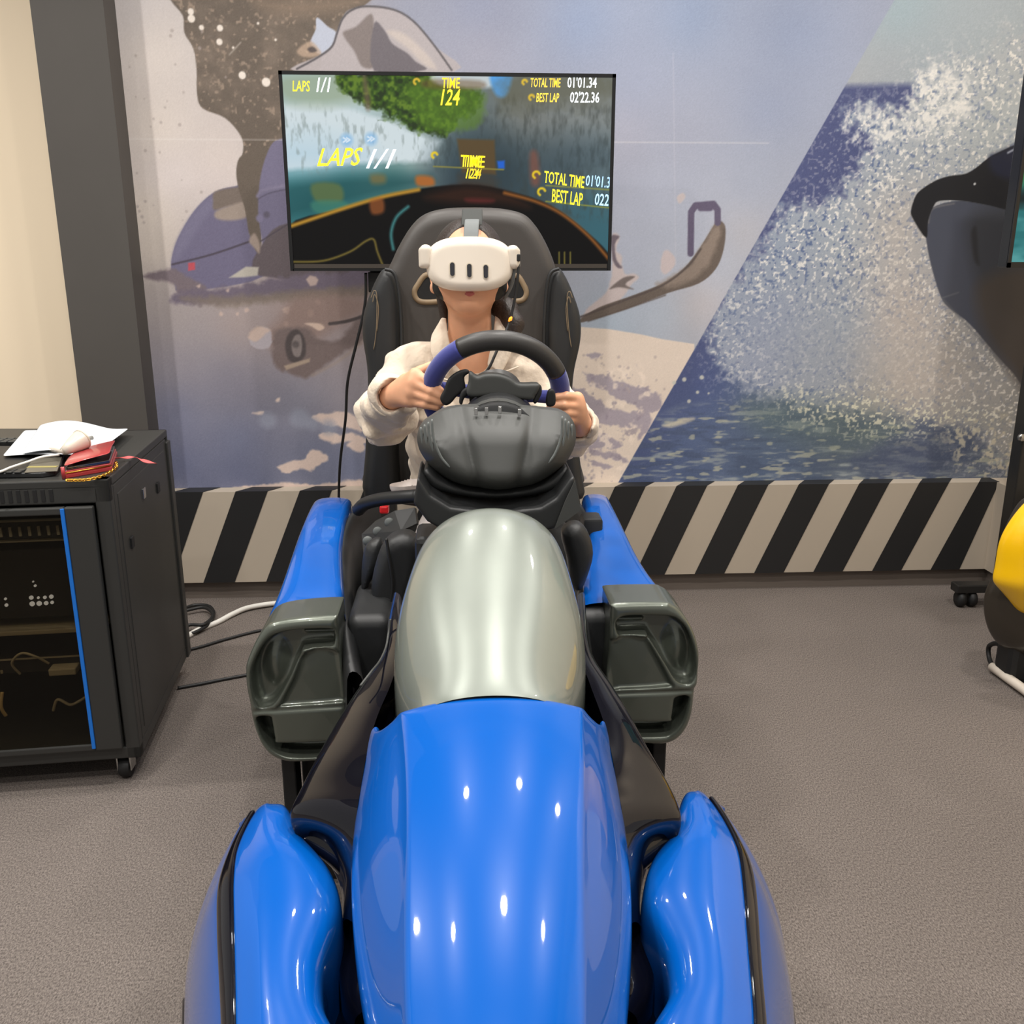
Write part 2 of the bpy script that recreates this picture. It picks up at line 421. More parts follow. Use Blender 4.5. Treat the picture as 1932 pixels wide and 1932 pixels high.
# ---------------------------------------------------------------- the printed mural
def noise2(nx, nz, cells, seed):
    """smooth value noise, cells=(cx,cz)"""
    r = np.random.default_rng(seed); cx, cz = int(cells[0])+2, int(cells[1])+2; g = r.random((cx+1, cz+1))
    u = np.linspace(0, cx-1.001, nx); v = np.linspace(0, cz-1.001, nz); i = u.astype(int); j = v.astype(int)
    fu = (u-i); fv = (v-j); fu = (fu*fu*(3-2*fu))[:, None]; fv = (fv*fv*(3-2*fv))[None, :]
    a = g[i][:, j]; b = g[i+1][:, j]; c = g[i][:, j+1]; d = g[i+1][:, j+1]
    return (a*(1-fu)+b*fu)*(1-fv)+(c*(1-fu)+d*fu)*fv
class Print:
    """a flat picture painted on a plane at depth Y; shapes are given as photo pixels and laid on the plane"""
    def __init__(s, Y, x0, x1, z0, z1, h):
        s.Y = Y; s.nx = int((x1-x0)/h)+1; s.nz = int((z1-z0)/h)+1
        s.x = np.linspace(x0, x1, s.nx); s.z = np.linspace(z0, z1, s.nz); s.h = h
        s.A = np.zeros((s.nx, s.nz, 3)); s.seed = 1
    def uv(s, px, py):
        p = at(px, py, s.Y); return np.array([p[0], p[2]])
    def fbm(s, size, octs=3, aspect=1.0):
        """noise with feature size in metres"""
        t = np.zeros((s.nx, s.nz)); a = 1.0; w = 0
        for o in range(octs):
            s.seed += 1; t += a*noise2(s.nx, s.nz, (max(2, (s.x[-1]-s.x[0])/size/aspect), max(2, (s.z[-1]-s.z[0])/size)), s.seed); w += a; a *= 0.55; size *= 0.5
            if size < 1.2*s.h: break
        return t/w
    def idw(s, samples, mask=None, power=2.2):
        X = s.x[:, None]; Z = s.z[None, :]; num = np.zeros((s.nx, s.nz, 3)); den = np.zeros((s.nx, s.nz))
        for (px, py, c) in samples:
            q = s.uv(px, py); w = 1.0/(((X-q[0])**2+(Z-q[1])**2)+0.006)**(power/2); num += w[:, :, None]*np.array(c, float); den += w
        return num/den[:, :, None]
    def put(s, col, m):
        m = np.clip(m, 0, 1)[:, :, None]; s.A = s.A*(1-m)+np.asarray(col, float)*m
    def mask(s, pts, soft=0.003, smooth=True, rough=0.0, n=4):
        P = np.array([s.uv(*p) for p in pts])
        if smooth: P = catmull(P, n, True)
        m = np.zeros((s.nx, s.nz)); pad = soft*2+rough*2+0.01
        i0, i1 = np.searchsorted(s.x, [P[:, 0].min()-pad, P[:, 0].max()+pad]); j0, j1 = np.searchsorted(s.z, [P[:, 1].min()-pad, P[:, 1].max()+pad])
        if i1 <= i0 or j1 <= j0: return m
        d = poly_sdf(P, s.x[i0:i1][:, None], s.z[j0:j1][None, :])
        if rough: d = d+(s.R[i0:i1, j0:j1]-0.5)*2*rough
        m[i0:i1, j0:j1] = np.clip(0.5-d/(2*soft), 0, 1); return m
    def poly(s, pts, col, soft=0.003, smooth=True, op=1.0, rough=0.0): s.put(col, s.mask(pts, soft, smooth, rough)*op)
    def stroke(s, pts, w, col, soft=0.002, op=1.0, smooth=True):
        P = np.array([s.uv(*p) for p in pts]); P = catmull(P, 6) if smooth else P
        pad = w+soft*3; m = np.zeros((s.nx, s.nz))
        i0, i1 = np.searchsorted(s.x, [P[:, 0].min()-pad, P[:, 0].max()+pad]); j0, j1 = np.searchsorted(s.z, [P[:, 1].min()-pad, P[:, 1].max()+pad])
        if i1 <= i0 or j1 <= j0: return
        X = s.x[i0:i1][:, None]; Z = s.z[j0:j1][None, :]; d = np.full((i1-i0, j1-j0), 1e9)
        for a, b in zip(P[:-1], P[1:]):
            e = b-a; t = np.clip(((X-a[0])*e[0]+(Z-a[1])*e[1])/max(e@e, 1e-12), 0, 1); d = np.minimum(d, (X-a[0]-t*e[0])**2+(Z-a[1]-t*e[1])**2)
        m[i0:i1, j0:j1] = np.clip(0.5-(np.sqrt(d)-w/2)/(2*soft), 0, 1)*op; s.put(col, m)
    def dot(s, px, py, r, col, op=1.0, soft=0.002):
        q = s.uv(px, py); pad = r+soft*3
        i0, i1 = np.searchsorted(s.x, [q[0]-pad, q[0]+pad]); j0, j1 = np.searchsorted(s.z, [q[1]-pad, q[1]+pad])
        if i1 <= i0 or j1 <= j0: return
        d = np.sqrt((s.x[i0:i1][:, None]-q[0])**2+(s.z[j0:j1][None, :]-q[1])**2)-r
        m = (np.clip(0.5-d/(2*soft), 0, 1)*op)[:, :, None]; s.A[i0:i1, j0:j1] = s.A[i0:i1, j0:j1]*(1-m)+np.array(col, float)*m
    def sheet(s, name, m, parent, gain=1.0, dy=0.0):
        X, Z = np.meshgrid(s.x, s.z, indexing='ij'); V = np.stack([X, np.full_like(X, s.Y+dy), Z], -1).reshape(-1, 3)
        i = np.arange(s.nx*s.nz).reshape(s.nx, s.nz); Q = np.stack([i[:-1, :-1], i[1:, :-1], i[1:, 1:], i[:-1, 1:]], -1).reshape(-1, 4)
        return bigmesh(name, V, Q, m, parent, colors=np.clip(s2l(np.clip(s.A, 0, 255))*gain, 0, 1).reshape(-1, 3), smooth=False)
def paint_mural():
    p = Print(WALLY-0.004, -1.061, 2.059, 0.395, 2.12, 0.0031)
    p.R = p.fbm(0.02, 3); grain = RNG.normal(0, 1, (p.nx, p.nz)); big = p.fbm(0.35, 4); mid = p.fbm(0.08, 4); fine = p.fbm(0.012, 2)
    snow = p.idw([(230, 20, (196, 190, 190)), (290, 100, (212, 202, 194)), (300, 250, (214, 203, 192)), (280, 400, (216, 204, 190)), (330, 330, (205, 195, 195)),
        (420, 300, (208, 196, 188)), (420, 340, (200, 188, 186)), (290, 480, (208, 196, 182)), (300, 545, (150, 140, 138)), (330, 600, (152, 142, 140)),
        (450, 610, (155, 138, 132)), (560, 590, (150, 128, 120)), (640, 570, (145, 125, 120)), (670, 650, (150, 138, 138)), (330, 690, (138, 132, 140)), (430, 720, (125, 122, 136)),
        (330, 780, (112, 116, 142)), (330, 880, (98, 104, 134)), (450, 830, (106, 112, 138)), (450, 900, (96, 102, 130)), (560, 770, (118, 118, 132)), (600, 850, (104, 110, 134)),
        (670, 880, (96, 104, 132)), (660, 760, (150, 142, 148)), (700, 20, (150, 148, 158)), (760, 20, (140, 146, 166)), (900, 90, (150, 150, 166)), (900, 20, (134, 142, 168)), (1100, 40, (134, 150, 182)),
        (1300, 30, (134, 150, 180)), (1500, 60, (136, 148, 176)), (1200, 150, (150, 158, 182)), (1180, 260, (166, 166, 182)), (1300, 260, (156, 160, 178)), (1450, 200, (140, 150, 176)), (1250, 370, (164, 170, 188)),
        (1420, 350, (158, 166, 186)), (1180, 480, (168, 174, 192)), (1300, 450, (166, 174, 192)), (1400, 440, (176, 174, 180)), (1350, 500, (170, 178, 194)), (1320, 570, (190, 180, 180)), (1250, 590, (166, 178, 194)), (1150, 610, (164, 180, 196)), (1000, 560, (168, 174, 190))])
    p.A = snow+(big[:, :, None]-0.5)*16
    dark = (96, 85, 75)
    # rider in dark clothing
    rider = [(318, -30), (322, 0), (345, 30), (348, 62), (365, 92), (371, 130), (372, 180), (383, 205), (425, 223), (455, 258), (458, 288), (447, 318), (450, 355), (462, 395), (468, 432), (484, 462), (486, 474), (492, 460), (490, 395), (496, 330), (512, 280), (560, 250), (600, 140), (604, 101), (585, 82), (596, 55), (598, 34), (618, 50), (634, 60), (645, 36), (657, 19), (690, 8), (690, -30)]
    mr = p.mask(rider, 0.002, True); p.put(dark, mr)
    p.put((122, 108, 96), mr*np.clip((mid-0.45)*2.2, 0, 0.7)); p.put((150, 132, 116), mr*np.clip((fine-0.66)*5, 0, 0.8)*(np.arange(p.nz)[None, :] > 0))
    p.poly([(480, 0), (560, 0), (690, -5), (640, 22), (560, 28), (500, 20)], (128, 110, 94), 0.02, op=0.75)
    p.poly([(598, 33), (618, 50), (634, 61), (630, 84), (604, 103), (588, 80), (596, 55)], (178, 184, 200), 0.002)
    p.poly([(560, 96), (584, 78), (600, 90), (605, 104), (575, 108)], (176, 152, 132), 0.004, op=0.8); p.poly([(580, 92), (590, 88), (598, 96), (586, 99)], (80, 70, 68), 0.003)
    # windshield
    p.poly([(656, 22), (690, 12), (742, 19), (782, 44), (822, 88), (856, 136), (560, 136), (604, 104), (628, 84), (636, 58), (644, 38)], (172, 164, 166), 0.002, op=0.95)
    p.poly([(648, 60), (672, 50), (700, 26), (706, 58), (708, 122), (684, 126), (668, 96), (652, 74)], (124, 114, 112), 0.004)
    p.poly([(706, 44), (726, 58), (740, 82), (768, 100), (784, 116), (802, 132), (706, 134)], (104, 98, 104), 0.003)
    p.poly([(730, 60), (760, 62), (800, 96), (824, 130), (800, 122), (770, 92)], (198, 186, 178), 0.006, op=0.7)
    p.stroke([(560, 130), (600, 108), (626, 88), (636, 62), (646, 36), (662, 20), (690, 12), (742, 18), (780, 40), (818, 84), (852, 132)], 0.006, (84, 80, 84))
    for (x, y, r) in [(360, 22, 5), (361, 35, 6), (380, 52, 4), (415, 53, 5), (414, 79, 5), (457, 142, 6), (502, 155, 7), (475, 317, 3), (461, 354, 2), (470, 390, 3), (487, 44, 2), (440, 90, 2), (520, 75, 2)]:
        p.dot(x, y, r*0.0019, (222, 212, 202))
    p.stroke([(433, 103), (454, 80)], 0.004, (150, 140, 130))
    for k in range(34):
        x = 235+abs(RNG.normal(0, 75)); y = RNG.uniform(10, 460)
        if p.mask([(x-1, y-1), (x+1, y-1), (x, y+1)], 0.004).max() >= 0: p.dot(x, y, RNG.uniform(0.002, 0.0055), (160, 148, 144), 0.7)
    # snowmobile tail and side
    body = (104, 99, 124)
    p.poly([(323, 512), (324, 486), (336, 448), (366, 398), (402, 364), (440, 352), (470, 356), (470, 440), (500, 520), (350, 550), (330, 538)], body, 0.002)
    p.poly([(326, 494), (336, 450), (366, 402), (402, 368), (420, 372), (380, 420), (350, 470)], (116, 112, 136), 0.01, op=0.7)
    p.poly([(405, 362), (440, 354), (462, 356), (466, 384), (430, 390), (404, 396), (402, 380)], (112, 100, 92), 0.004)
    p.poly([(408, 398), (440, 386), (462, 382), (468, 408), (436, 416), (408, 412)], (150, 136, 126), 0.005)
    p.poly(rider[14:20]+[(498, 420), (495, 440)], dark, 0.002)
    p.poly([(446, 320), (458, 292), (512, 280), (497, 330), (489, 395), (493, 455), (486, 478), (470, 440), (462, 395), (450, 355)], dark, 0.002)
    p.poly([(530, 262), (560, 258), (700, 262), (700, 515), (490, 516), (496, 470), (487, 400), (492, 330), (510, 276)], (110, 105, 130), 0.002)
    p.stroke([(486, 370), (495, 360), (520, 354), (548, 348)], 0.010, (124, 118, 142), 0.004); p.stroke([(486, 376), (510, 364), (548, 356)], 0.003, (84, 78, 98))
    p.poly([(489, 520), (498, 456), (548, 420), (700, 420), (700, 520)], (92, 82, 86), 0.003)
    p.stroke([(325, 499), (400, 480), (470, 456)], 0.006, (70, 62, 74)); p.stroke([(492, 455), (548, 420)], 0.004, (72, 64, 74))
    p.dot(490, 412, 0.012, (120, 114, 140), 1, 0.004); p.dot(503, 405, 0.010, (84, 78, 92), 0.8, 0.004)
    p.poly([(355, 496), (368, 495), (368, 509), (355, 511)], (178, 74, 84), 0.002, False)
    p.poly([(432, 524), (464, 503), (488, 504), (486, 520), (462, 523)], (176, 170, 160), 0.003, False)
    p.poly([(470, 455), (480, 440), (490, 460), (489, 478), (482, 470)], (150, 134, 124), 0.004)
    # churned snow under the tail
    p.poly([(268, 522), (324, 506), (350, 520), (392, 545), (340, 556), (325, 535)], (112, 100, 106), 0.006, rough=0.006)
    p.poly([(340, 552), (440, 540), (560, 520), (705, 512), (705, 548), (560, 556), (420, 572), (330, 572)], (104, 94, 108), 0.008, rough=0.012)
    p.poly([(340, 562), (470, 556), (600, 544), (705, 540), (705, 556), (560, 566), (420, 578)], (120, 108, 98), 0.01, rough=0.01, op=0.8)
    for (x, y, sx) in [(590, 528, 12), (465, 585, 5), (417, 592, 5), (448, 592, 4), (540, 585, 9), (585, 592, 8), (600, 570, 6), (607, 616, 9), (540, 612, 6), (375, 540, 4), (430, 548, 4)]:
        a = RNG.uniform(0, 6, 6); p.poly([(x+sx*math.cos(t)*RNG.uniform(.6, 1.2), y+sx*math.sin(t)*RNG.uniform(.6, 1.2)) for t in np.linspace(0, 5.4, 6)], (190, 168, 158), 0.003, False, 0.85)
    p.poly([(560, 560), (640, 556), (690, 565), (690, 590), (640, 612), (600, 640), (560, 650), (515, 660), (500, 630), (530, 600)], (136, 114, 106), 0.02, op=0.7)
    p.poly([(512, 650), (520, 625), (545, 618), (580, 620), (600, 640), (640, 640), (690, 590), (690, 640), (640, 670), (600, 700), (575, 715), (545, 705), (520, 690)], (112, 98, 96), 0.008, rough=0.008)
    p.poly([(538, 650), (546, 628), (562, 622), (575, 640), (576, 670), (560, 684), (544, 678)], (74, 66, 66), 0.004); p.poly([(550, 650), (556, 634), (566, 632), (570, 650), (566, 672), (554, 670)], (126, 116, 114), 0.003); p.dot(558, 650, 0.012, (92, 84, 84), 1, 0.004)
    p.poly([(536, 690), (585, 676), (584, 683), (540, 698)], (160, 142, 126), 0.003, False)
    p.poly([(478, 655), (470, 640), (486, 620), (505, 618), (514, 638), (506, 658)], (168, 160, 166), 0.003, rough=0.004); p.poly([(468, 636), (486, 616), (510, 622), (500, 630), (482, 645)], (196, 172, 158), 0.004, op=0.8, rough=0.004)
    p.poly([(575, 610), (600, 610), (612, 618), (602, 624), (588, 616)], (206, 182, 166), 0.003, op=0.9)
    p.stroke([(622, 611), (655, 606), (690, 595)], 0.011, (74, 66, 66)); p.stroke([(590, 708), (640, 680), (690, 640)], 0.008, (150, 134, 124), 0.006, 0.7)
    lit = (206, 186, 176)
    for poly in [[(524, 882), (550, 870), (572, 868), (590, 848), (618, 862), (606, 876), (584, 888), (566, 884), (545, 892)], [(450, 922), (490, 914), (540, 910), (590, 914), (640, 908), (690, 905), (690, 925)],
                 [(586, 786), (620, 780), (650, 776), (690, 800), (690, 815), (650, 806), (610, 800)], [(600, 822), (620, 815), (640, 820), (660, 815), (690, 830), (690, 838), (660, 832), (630, 836)], [(655, 838), (675, 828), (690, 842), (680, 852), (662, 846)], [(476, 780), (498, 776), (492, 782)], [(520, 756), (528, 750), (526, 756)]]:
        p.poly(poly, lit, 0.004, rough=0.007)
    for (x, y, r) in [(505, 793, 15), (566, 790, 18), (590, 800, 12), (620, 806, 14)]: p.dot(x, y, r*0.0019, (140, 144, 160), 0.7, 0.012)
    # snowfield on the right
    p.poly([(760, 600), (900, 606), (1097, 617), (1150, 621), (1210, 631), (1250, 640), (1310, 649), (1310, 940), (700, 940)], (222, 207, 194), 0.002, False)
    dune = (166, 156, 166)
    for poly in [[(1100, 702), (1130, 708), (1180, 722), (1245, 746), (1232, 782), (1190, 762), (1140, 738), (1112, 722)], [(1070, 735), (1100, 735), (1150, 768), (1190, 776), (1228, 778), (1225, 808), (1180, 806), (1120, 798), (1080, 780)], [(1110, 818), (1150, 822), (1175, 842), (1130, 846), (1105, 838)], [(1115, 848), (1160, 856), (1185, 872), (1150, 866), (1120, 858)], [(1095, 866), (1130, 872), (1160, 880), (1140, 884)], [(1108, 668), (1132, 668), (1130, 673), (1108, 673)], [(1205, 826), (1215, 800), (1222, 812)]]:
        p.poly(poly, dune, 0.004, rough=0.012)
    ms = p.mask([(1060, 690), (1250, 690), (1166, 915), (1060, 915)], 0.01, False)
    p.put((236, 220, 206), ms*np.clip((p.fbm(0.03, 3)-0.62)*6, 0, 0.8)); p.put((150, 140, 152), ms*np.clip((p.fbm(0.025, 3)-0.66)*6, 0, 0.7))
    for k in range(22): p.dot(RNG.uniform(1100, 1260), RNG.uniform(665, 745), RNG.uniform(0.002, 0.006), (176, 162, 160), 0.6)
    # ski and its loop
    p.poly([(1155, 448), (1168, 446), (1163, 470), (1172, 484), (1178, 516), (1196, 516), (1204, 524), (1190, 540), (1160, 575), (1100, 604), (1110, 580), (1150, 540)], (190, 178, 178), 0.004, rough=0.004)
    p.poly([(1153, 448), (1168, 446), (1160, 460), (1164, 490), (1174, 504), (1166, 506), (1156, 492)], (104, 94, 104), 0.003, rough=0.003)
    p.poly([(1150, 545), (1176, 524), (1198, 522), (1180, 536), (1196, 546), (1168, 542)], (110, 100, 98), 0.003)
    p.poly([(1246, 505), (1252, 476), (1264, 474), (1274, 492), (1268, 508), (1254, 518)], (190, 178, 180), 0.004, rough=0.003); p.poly([(1277, 372), (1288, 364), (1293, 372), (1282, 384)], (186, 176, 178), 0.003)
    p.poly([(1092, 604), (1130, 580), (1200, 555), (1250, 534), (1290, 506), (1316, 474), (1340, 436), (1352, 418), (1362, 418), (1369, 432), (1365, 472), (1350, 508), (1318, 535), (1260, 553), (1180, 584), (1100, 608)], (98, 87, 80), 0.002)
    p.poly([(1240, 536), (1300, 500), (1330, 455), (1350, 425), (1362, 430), (1350, 470), (1325, 510), (1280, 540)], (142, 128, 118), 0.01, op=0.8, rough=0.01)
    p.stroke([(1095, 598), (1180, 566), (1250, 538), (1296, 504), (1322, 470)], 0.006, (78, 68, 66), 0.003)
    p.stroke([(1110, 606), (1180, 583), (1255, 557)], 0.005, (84, 72, 66), 0.003, 0.8)
    p.stroke([(1303, 478), (1304, 400), (1312, 388), (1346, 385), (1354, 396), (1354, 420)], 0.022, (90, 82, 106), 0.002, smooth=False); p.stroke([(1322, 392), (1340, 392)], 0.022, (90, 82, 106), 0.003)
    # sheet seams
    p.stroke([(218, 262), (1450, 270)], 0.003, (222, 218, 214), 0.002, 0.45); p.stroke([(1270, 100), (1275, 500)], 0.003, (190, 190, 200), 0.002, 0.4)
    p.A += grain[:, :, None]*2.2
    # ------------------------------------------------ sea half
    sea = p.idw([(1700, 20, (150, 170, 180)), (1880, 20, (160, 170, 178)), (1680, 130, (158, 164, 172)), (1900, 120, (164, 172, 178)), (1600, 155, (162, 166, 172)), (1800, 90, (158, 168, 176))])
    mS = p.mask([(1700, -22), (2120, -30), (2120, 960), (1138, 960)], 0.0015, False)
    U = p.fbm(0.05, 4); sp = p.fbm(0.009, 2); sp2 = p.fbm(0.016, 3); streak = p.fbm(0.016, 4, aspect=6.0); streak2 = p.fbm(0.05, 3, aspect=4.0)
    B = sea.copy()
    def bput(col, m):
        nonlocal B
        m = np.clip(m, 0, 1)[:, :, None]; B = B*(1-m)+np.asarray(col, float)*m
    PX = p.x; sh = lambda pts, soft: p.mask(pts, soft, False)
    bput((72, 80, 122), sh([(1400, 166), (2100, 150), (2100, 960), (1100, 960)], 0.012))
    water = p.idw([(1330, 720, (74, 88, 134)), (1300, 800, (90, 106, 142)), (1230, 870, (74, 88, 124)), (1450, 780, (88, 104, 122)), (1450, 870, (84, 100, 128)), (1600, 830, (96, 106, 112)), (1700, 880, (92, 100, 122)), (1850, 860, (100, 108, 124)), (1560, 300, (70, 78, 122)), (1450, 450, (74, 86, 128)), (1480, 640, (100, 112, 140))])
    mw = sh([(1380, 640), (2100, 640), (2100, 960), (1100, 960)], 0.12); bput(water, mw)
    # spray cloud
    spray = p.idw([(1620, 260, (150, 160, 176)), (1750, 220, (176, 182, 186)), (1880, 240, (176, 182, 184)), (1480, 480, (140, 152, 172)), (1600, 450, (156, 166, 178)), (1700, 420, (178, 176, 174)), (1700, 600, (176, 168, 164)), (1600, 600, (150, 160, 174)), (1450, 600, (138, 148, 170)), (1420, 680, (146, 154, 174)), (1560, 700, (148, 156, 170)), (1720, 720, (172, 164, 158)), (1880, 760, (150, 150, 150)), (1650, 770, (146, 146, 142))])
    cloud = p.mask([(1596, 226), (1640, 200), (1700, 205), (1730, 150), (1770, 120), (1860, 110), (1950, 130), (2000, 900), (1900, 870), (1780, 800), (1560, 770), (1440, 745), (1400, 720), (1345, 650), (1360, 560), (1440, 470), (1480, 400), (1560, 380), (1610, 330), (1640, 270)], 0.035, True, rough=0.05)
    fray = np.clip(cloud*1.25+(sp2-0.5)*1.1*(cloud > 0.02), 0, 1); bput(spray, fray)
    halo = p.mask([(1560, 200), (1660, 170), (1740, 100), (1860, 70), (1990, 60), (2000, 900), (1700, 860), (1400, 770), (1310, 640), (1400, 500), (1480, 350)], 0.07, True)
    calm = 1-0.75*p.mask([(1400, 590), (1560, 560), (1720, 640), (1720, 740), (1500, 740), (1400, 700)], 0.12, True)
    drops = np.clip((sp-0.60)*9, 0, 1)*halo*(0.35+0.65*cloud)*calm; bput((232, 228, 222), drops*0.85)
    holes = np.clip((0.37-p.fbm(0.010, 2))*9, 0, 1)*cloud*calm; bput((84, 102, 140), holes*np.clip(1.35-(PX[:, None]-0.9)*1.1, 0.15, 0.9))
    crest = p.mask([(1600, 225), (1640, 205), (1690, 230), (1690, 270), (1640, 275), (1600, 250)], 0.02, True, rough=0.03)+p.mask([(1700, 240), (1740, 150), (1780, 125), (1840, 160), (1820, 230), (1760, 260)], 0.03, True, rough=0.05)
    bput((228, 226, 222), np.clip(crest, 0, 1)*np.clip((sp2-0.38)*3, 0, 0.9))
    bput((190, 180, 172), p.mask([(1640, 420), (1730, 380), (1750, 520), (1800, 640), (1880, 740), (1760, 770), (1650, 740), (1640, 560)], 0.09, True)*0.45)
    # waves: light and dark streaks
    mwave = p.mask([(1250, 790), (1420, 762), (1560, 775), (1760, 800), (1920, 880), (2000, 960), (1120, 960)], 0.03, True)
    bput((70, 82, 108), mwave*np.clip((0.46-streak)*4, 0, 0.5)); bput((150, 158, 160), mwave*np.clip((streak-0.60)*6, 0, 0.75)); bput((176, 176, 158), mwave*np.clip((p.fbm(0.012, 3, aspect=4)-0.68)*8, 0, 0.7))
    bput((90, 108, 104), p.mask([(1400, 770), (1520, 750), (1700, 800), (1640, 850), (1480, 830)], 0.05, True)*0.4)
    bput((70, 80, 106), p.mask([(1600, 870), (1750, 815), (1860, 820), (1800, 870), (1700, 900)], 0.02, True, rough=0.02)*0.6)
    bput((206, 196, 174), p.mask([(1250, 802), (1300, 788), (1310, 792), (1270, 806)], 0.005, True)*0.7)
    bput((200, 192, 172), p.mask([(1790, 800), (1920, 790), (1960, 900), (1820, 900)], 0.04, True)*np.clip((sp2-0.55)*6, 0, 0.8))
    bput((214, 210, 186), p.mask([(1500, 740), (1700, 750), (1880, 790), (1700, 820), (1500, 790)], 0.05, True)*np.clip((sp-0.6)*8, 0, 0.8))
    p.A = p.A*(1-mS[:, :, None])+(B+grain[:, :, None]*2.5)*mS[:, :, None]
    for (x, y, r) in [(1272, 722, 3.5), (1291, 716, 4), (1324, 712, 4), (1316, 740, 3), (1300, 757, 3.5), (1337, 742, 2)]: p.dot(x, y, r*0.0019, (196, 196, 186), 0.9)
    # bow of the boat
    p.poly([(1759, 392), (1814, 379), (1908, 397), (1960, 402), (1960, 745), (1912, 704), (1880, 670), (1830, 612), (1792, 582), (1775, 560), (1757, 502), (1747, 448), (1750, 417)], (72, 76, 90), 0.002)
    p.poly([(1840, 400), (1950, 405), (1960, 600), (1860, 560), (1830, 470)], (58, 60, 66), 0.03, op=0.85); p.poly([(1850, 530), (1960, 520), (1960, 745), (1900, 690), (1850, 610)], (76, 68, 62), 0.03, op=0.85)
    p.stroke([(1752, 420), (1760, 394), (1800, 384)], 0.005, (120, 118, 118), 0.003, 0.7); p.stroke([(1778, 562), (1808, 552)], 0.004, (110, 112, 118), 0.003, 0.7)
    p.poly([(1832, 440), (1842, 430), (1846, 480), (1848, 500), (1838, 490)], (44, 44, 48), 0.006, op=0.8); p.stroke([(1780, 566), (1830, 620), (1900, 696)], 0.006, (104, 106, 112), 0.004, 0.6)
    p.poly([(1719, 396), (1728, 369), (1742, 355), (1767, 340), (1792, 332), (1821, 328), (1841, 317), (1866, 297), (1887, 286), (1924, 270), (1960, 262), (1960, 405), (1908, 398), (1866, 388), (1814, 379), (1773, 379), (1761, 390), (1751, 417), (1747, 449), (1722, 412)], (28, 29, 34), 0.002)
    p.poly([(1866, 297), (1887, 286), (1924, 270), (1950, 268), (1950, 340), (1880, 330)], (34, 38, 60), 0.012, op=0.8); p.stroke([(1902, 288), (1925, 276)], 0.006, (168, 172, 186), 0.003); p.dot(1839, 347, 0.004, (210, 210, 210))
    return p
mur = paint_mural()
M['mural'] = print_mat('mural_print', 0, 0.5)
mo = mur.sheet('mural_print', M['mural'], wb, gain=1.1)
up = Print(WALLY-0.004, mur.x[0], mur.x[-1], mur.z[-1], CEIL, 0.02)     # the same print carried on up to the ceiling
top = mur.A[:, -40:].mean(1); kx = np.ones(25)/25; top = np.stack([np.convolve(np.pad(top[:, c], 12, 'edge'), kx, 'valid') for c in range(3)], 1)
xd0 = 1.411+(mur.z[-1]-1.994)*0.536
for j, zz in enumerate(up.z):
    xd = 1.411+(zz-1.994)*0.536
    for i, xx in enumerate(up.x):
        src = min(xx, xd0-0.08) if xx < xd else xx-(xd-xd0)+0.06
        up.A[i, j] = top[int(np.clip((src-mur.x[0])/(mur.x[1]-mur.x[0]), 0, mur.nx-1))]
tag(up.sheet('mural_print', M['mural'], wb, gain=1.1), 'upper sheet of the mural print')
tag(mo, 'mural print: snowmobile rider in snow beside a boat bow in sea spray', None, None)
# ---------------------------------------------------------------- striped plinth, skirting
PL0, PL1, PLY = 0.068, 0.402, 3.19
pl = struct('trim_2', MB().box((-1.061, PLY, PL0), (2.059, WALLY-0.005, PL1)), 'plinth', 'low beige plinth with slanted black stripes under the mural')
x = -1.0205
while x < 1.9:
    a, b = x, x+0.111; sl = 0.14; t = 0.0015
    cl = lambda v: min(max(v, -1.06), 1.949)
    tz = PL1-0.006
    # the stripe runs up the slanted face, over the edge and straight back across the top
    pts_top = [(cl(a), PLY-t, tz), (cl(b), PLY-t, tz), (cl(b+0.05), WALLY-0.006, PL1+t), (cl(a+0.05), WALLY-0.006, PL1+t)]
    V = [(cl(a-sl), PLY-t, PL0), (cl(b-sl), PLY-t, PL0), (cl(b), PLY-t, PL1+t), (cl(a), PLY-t, PL1+t), (cl(b+0.045), WALLY-0.006, PL1+t), (cl(a+0.045), WALLY-0.006, PL1+t),
         (cl(a-sl), PLY+0.001, PL0), (cl(b-sl), PLY+0.001, PL0)]
    mesh('stripe', V, [(0, 1, 2, 3), (3, 2, 4, 5), (0, 6, 7, 1)], 'plinthblk', pl, False)
    x += 0.2225
struct('trim_3', MB().box((1.94, 2.2, PL0), (2.059, PLY, PL1)), 'plinth', 'beige plinth return along the right wall')
struct('baseboard_back', MB().box((-1.061, 3.215, 0), (2.059, WALLY, PL0)), 'base', 'dark brown skirting under the striped plinth')
struct('baseboard_right', MB().box((1.965, 2.2, 0), (2.059, 3.215, PL0)), 'base', 'dark brown skirting of the right wall')
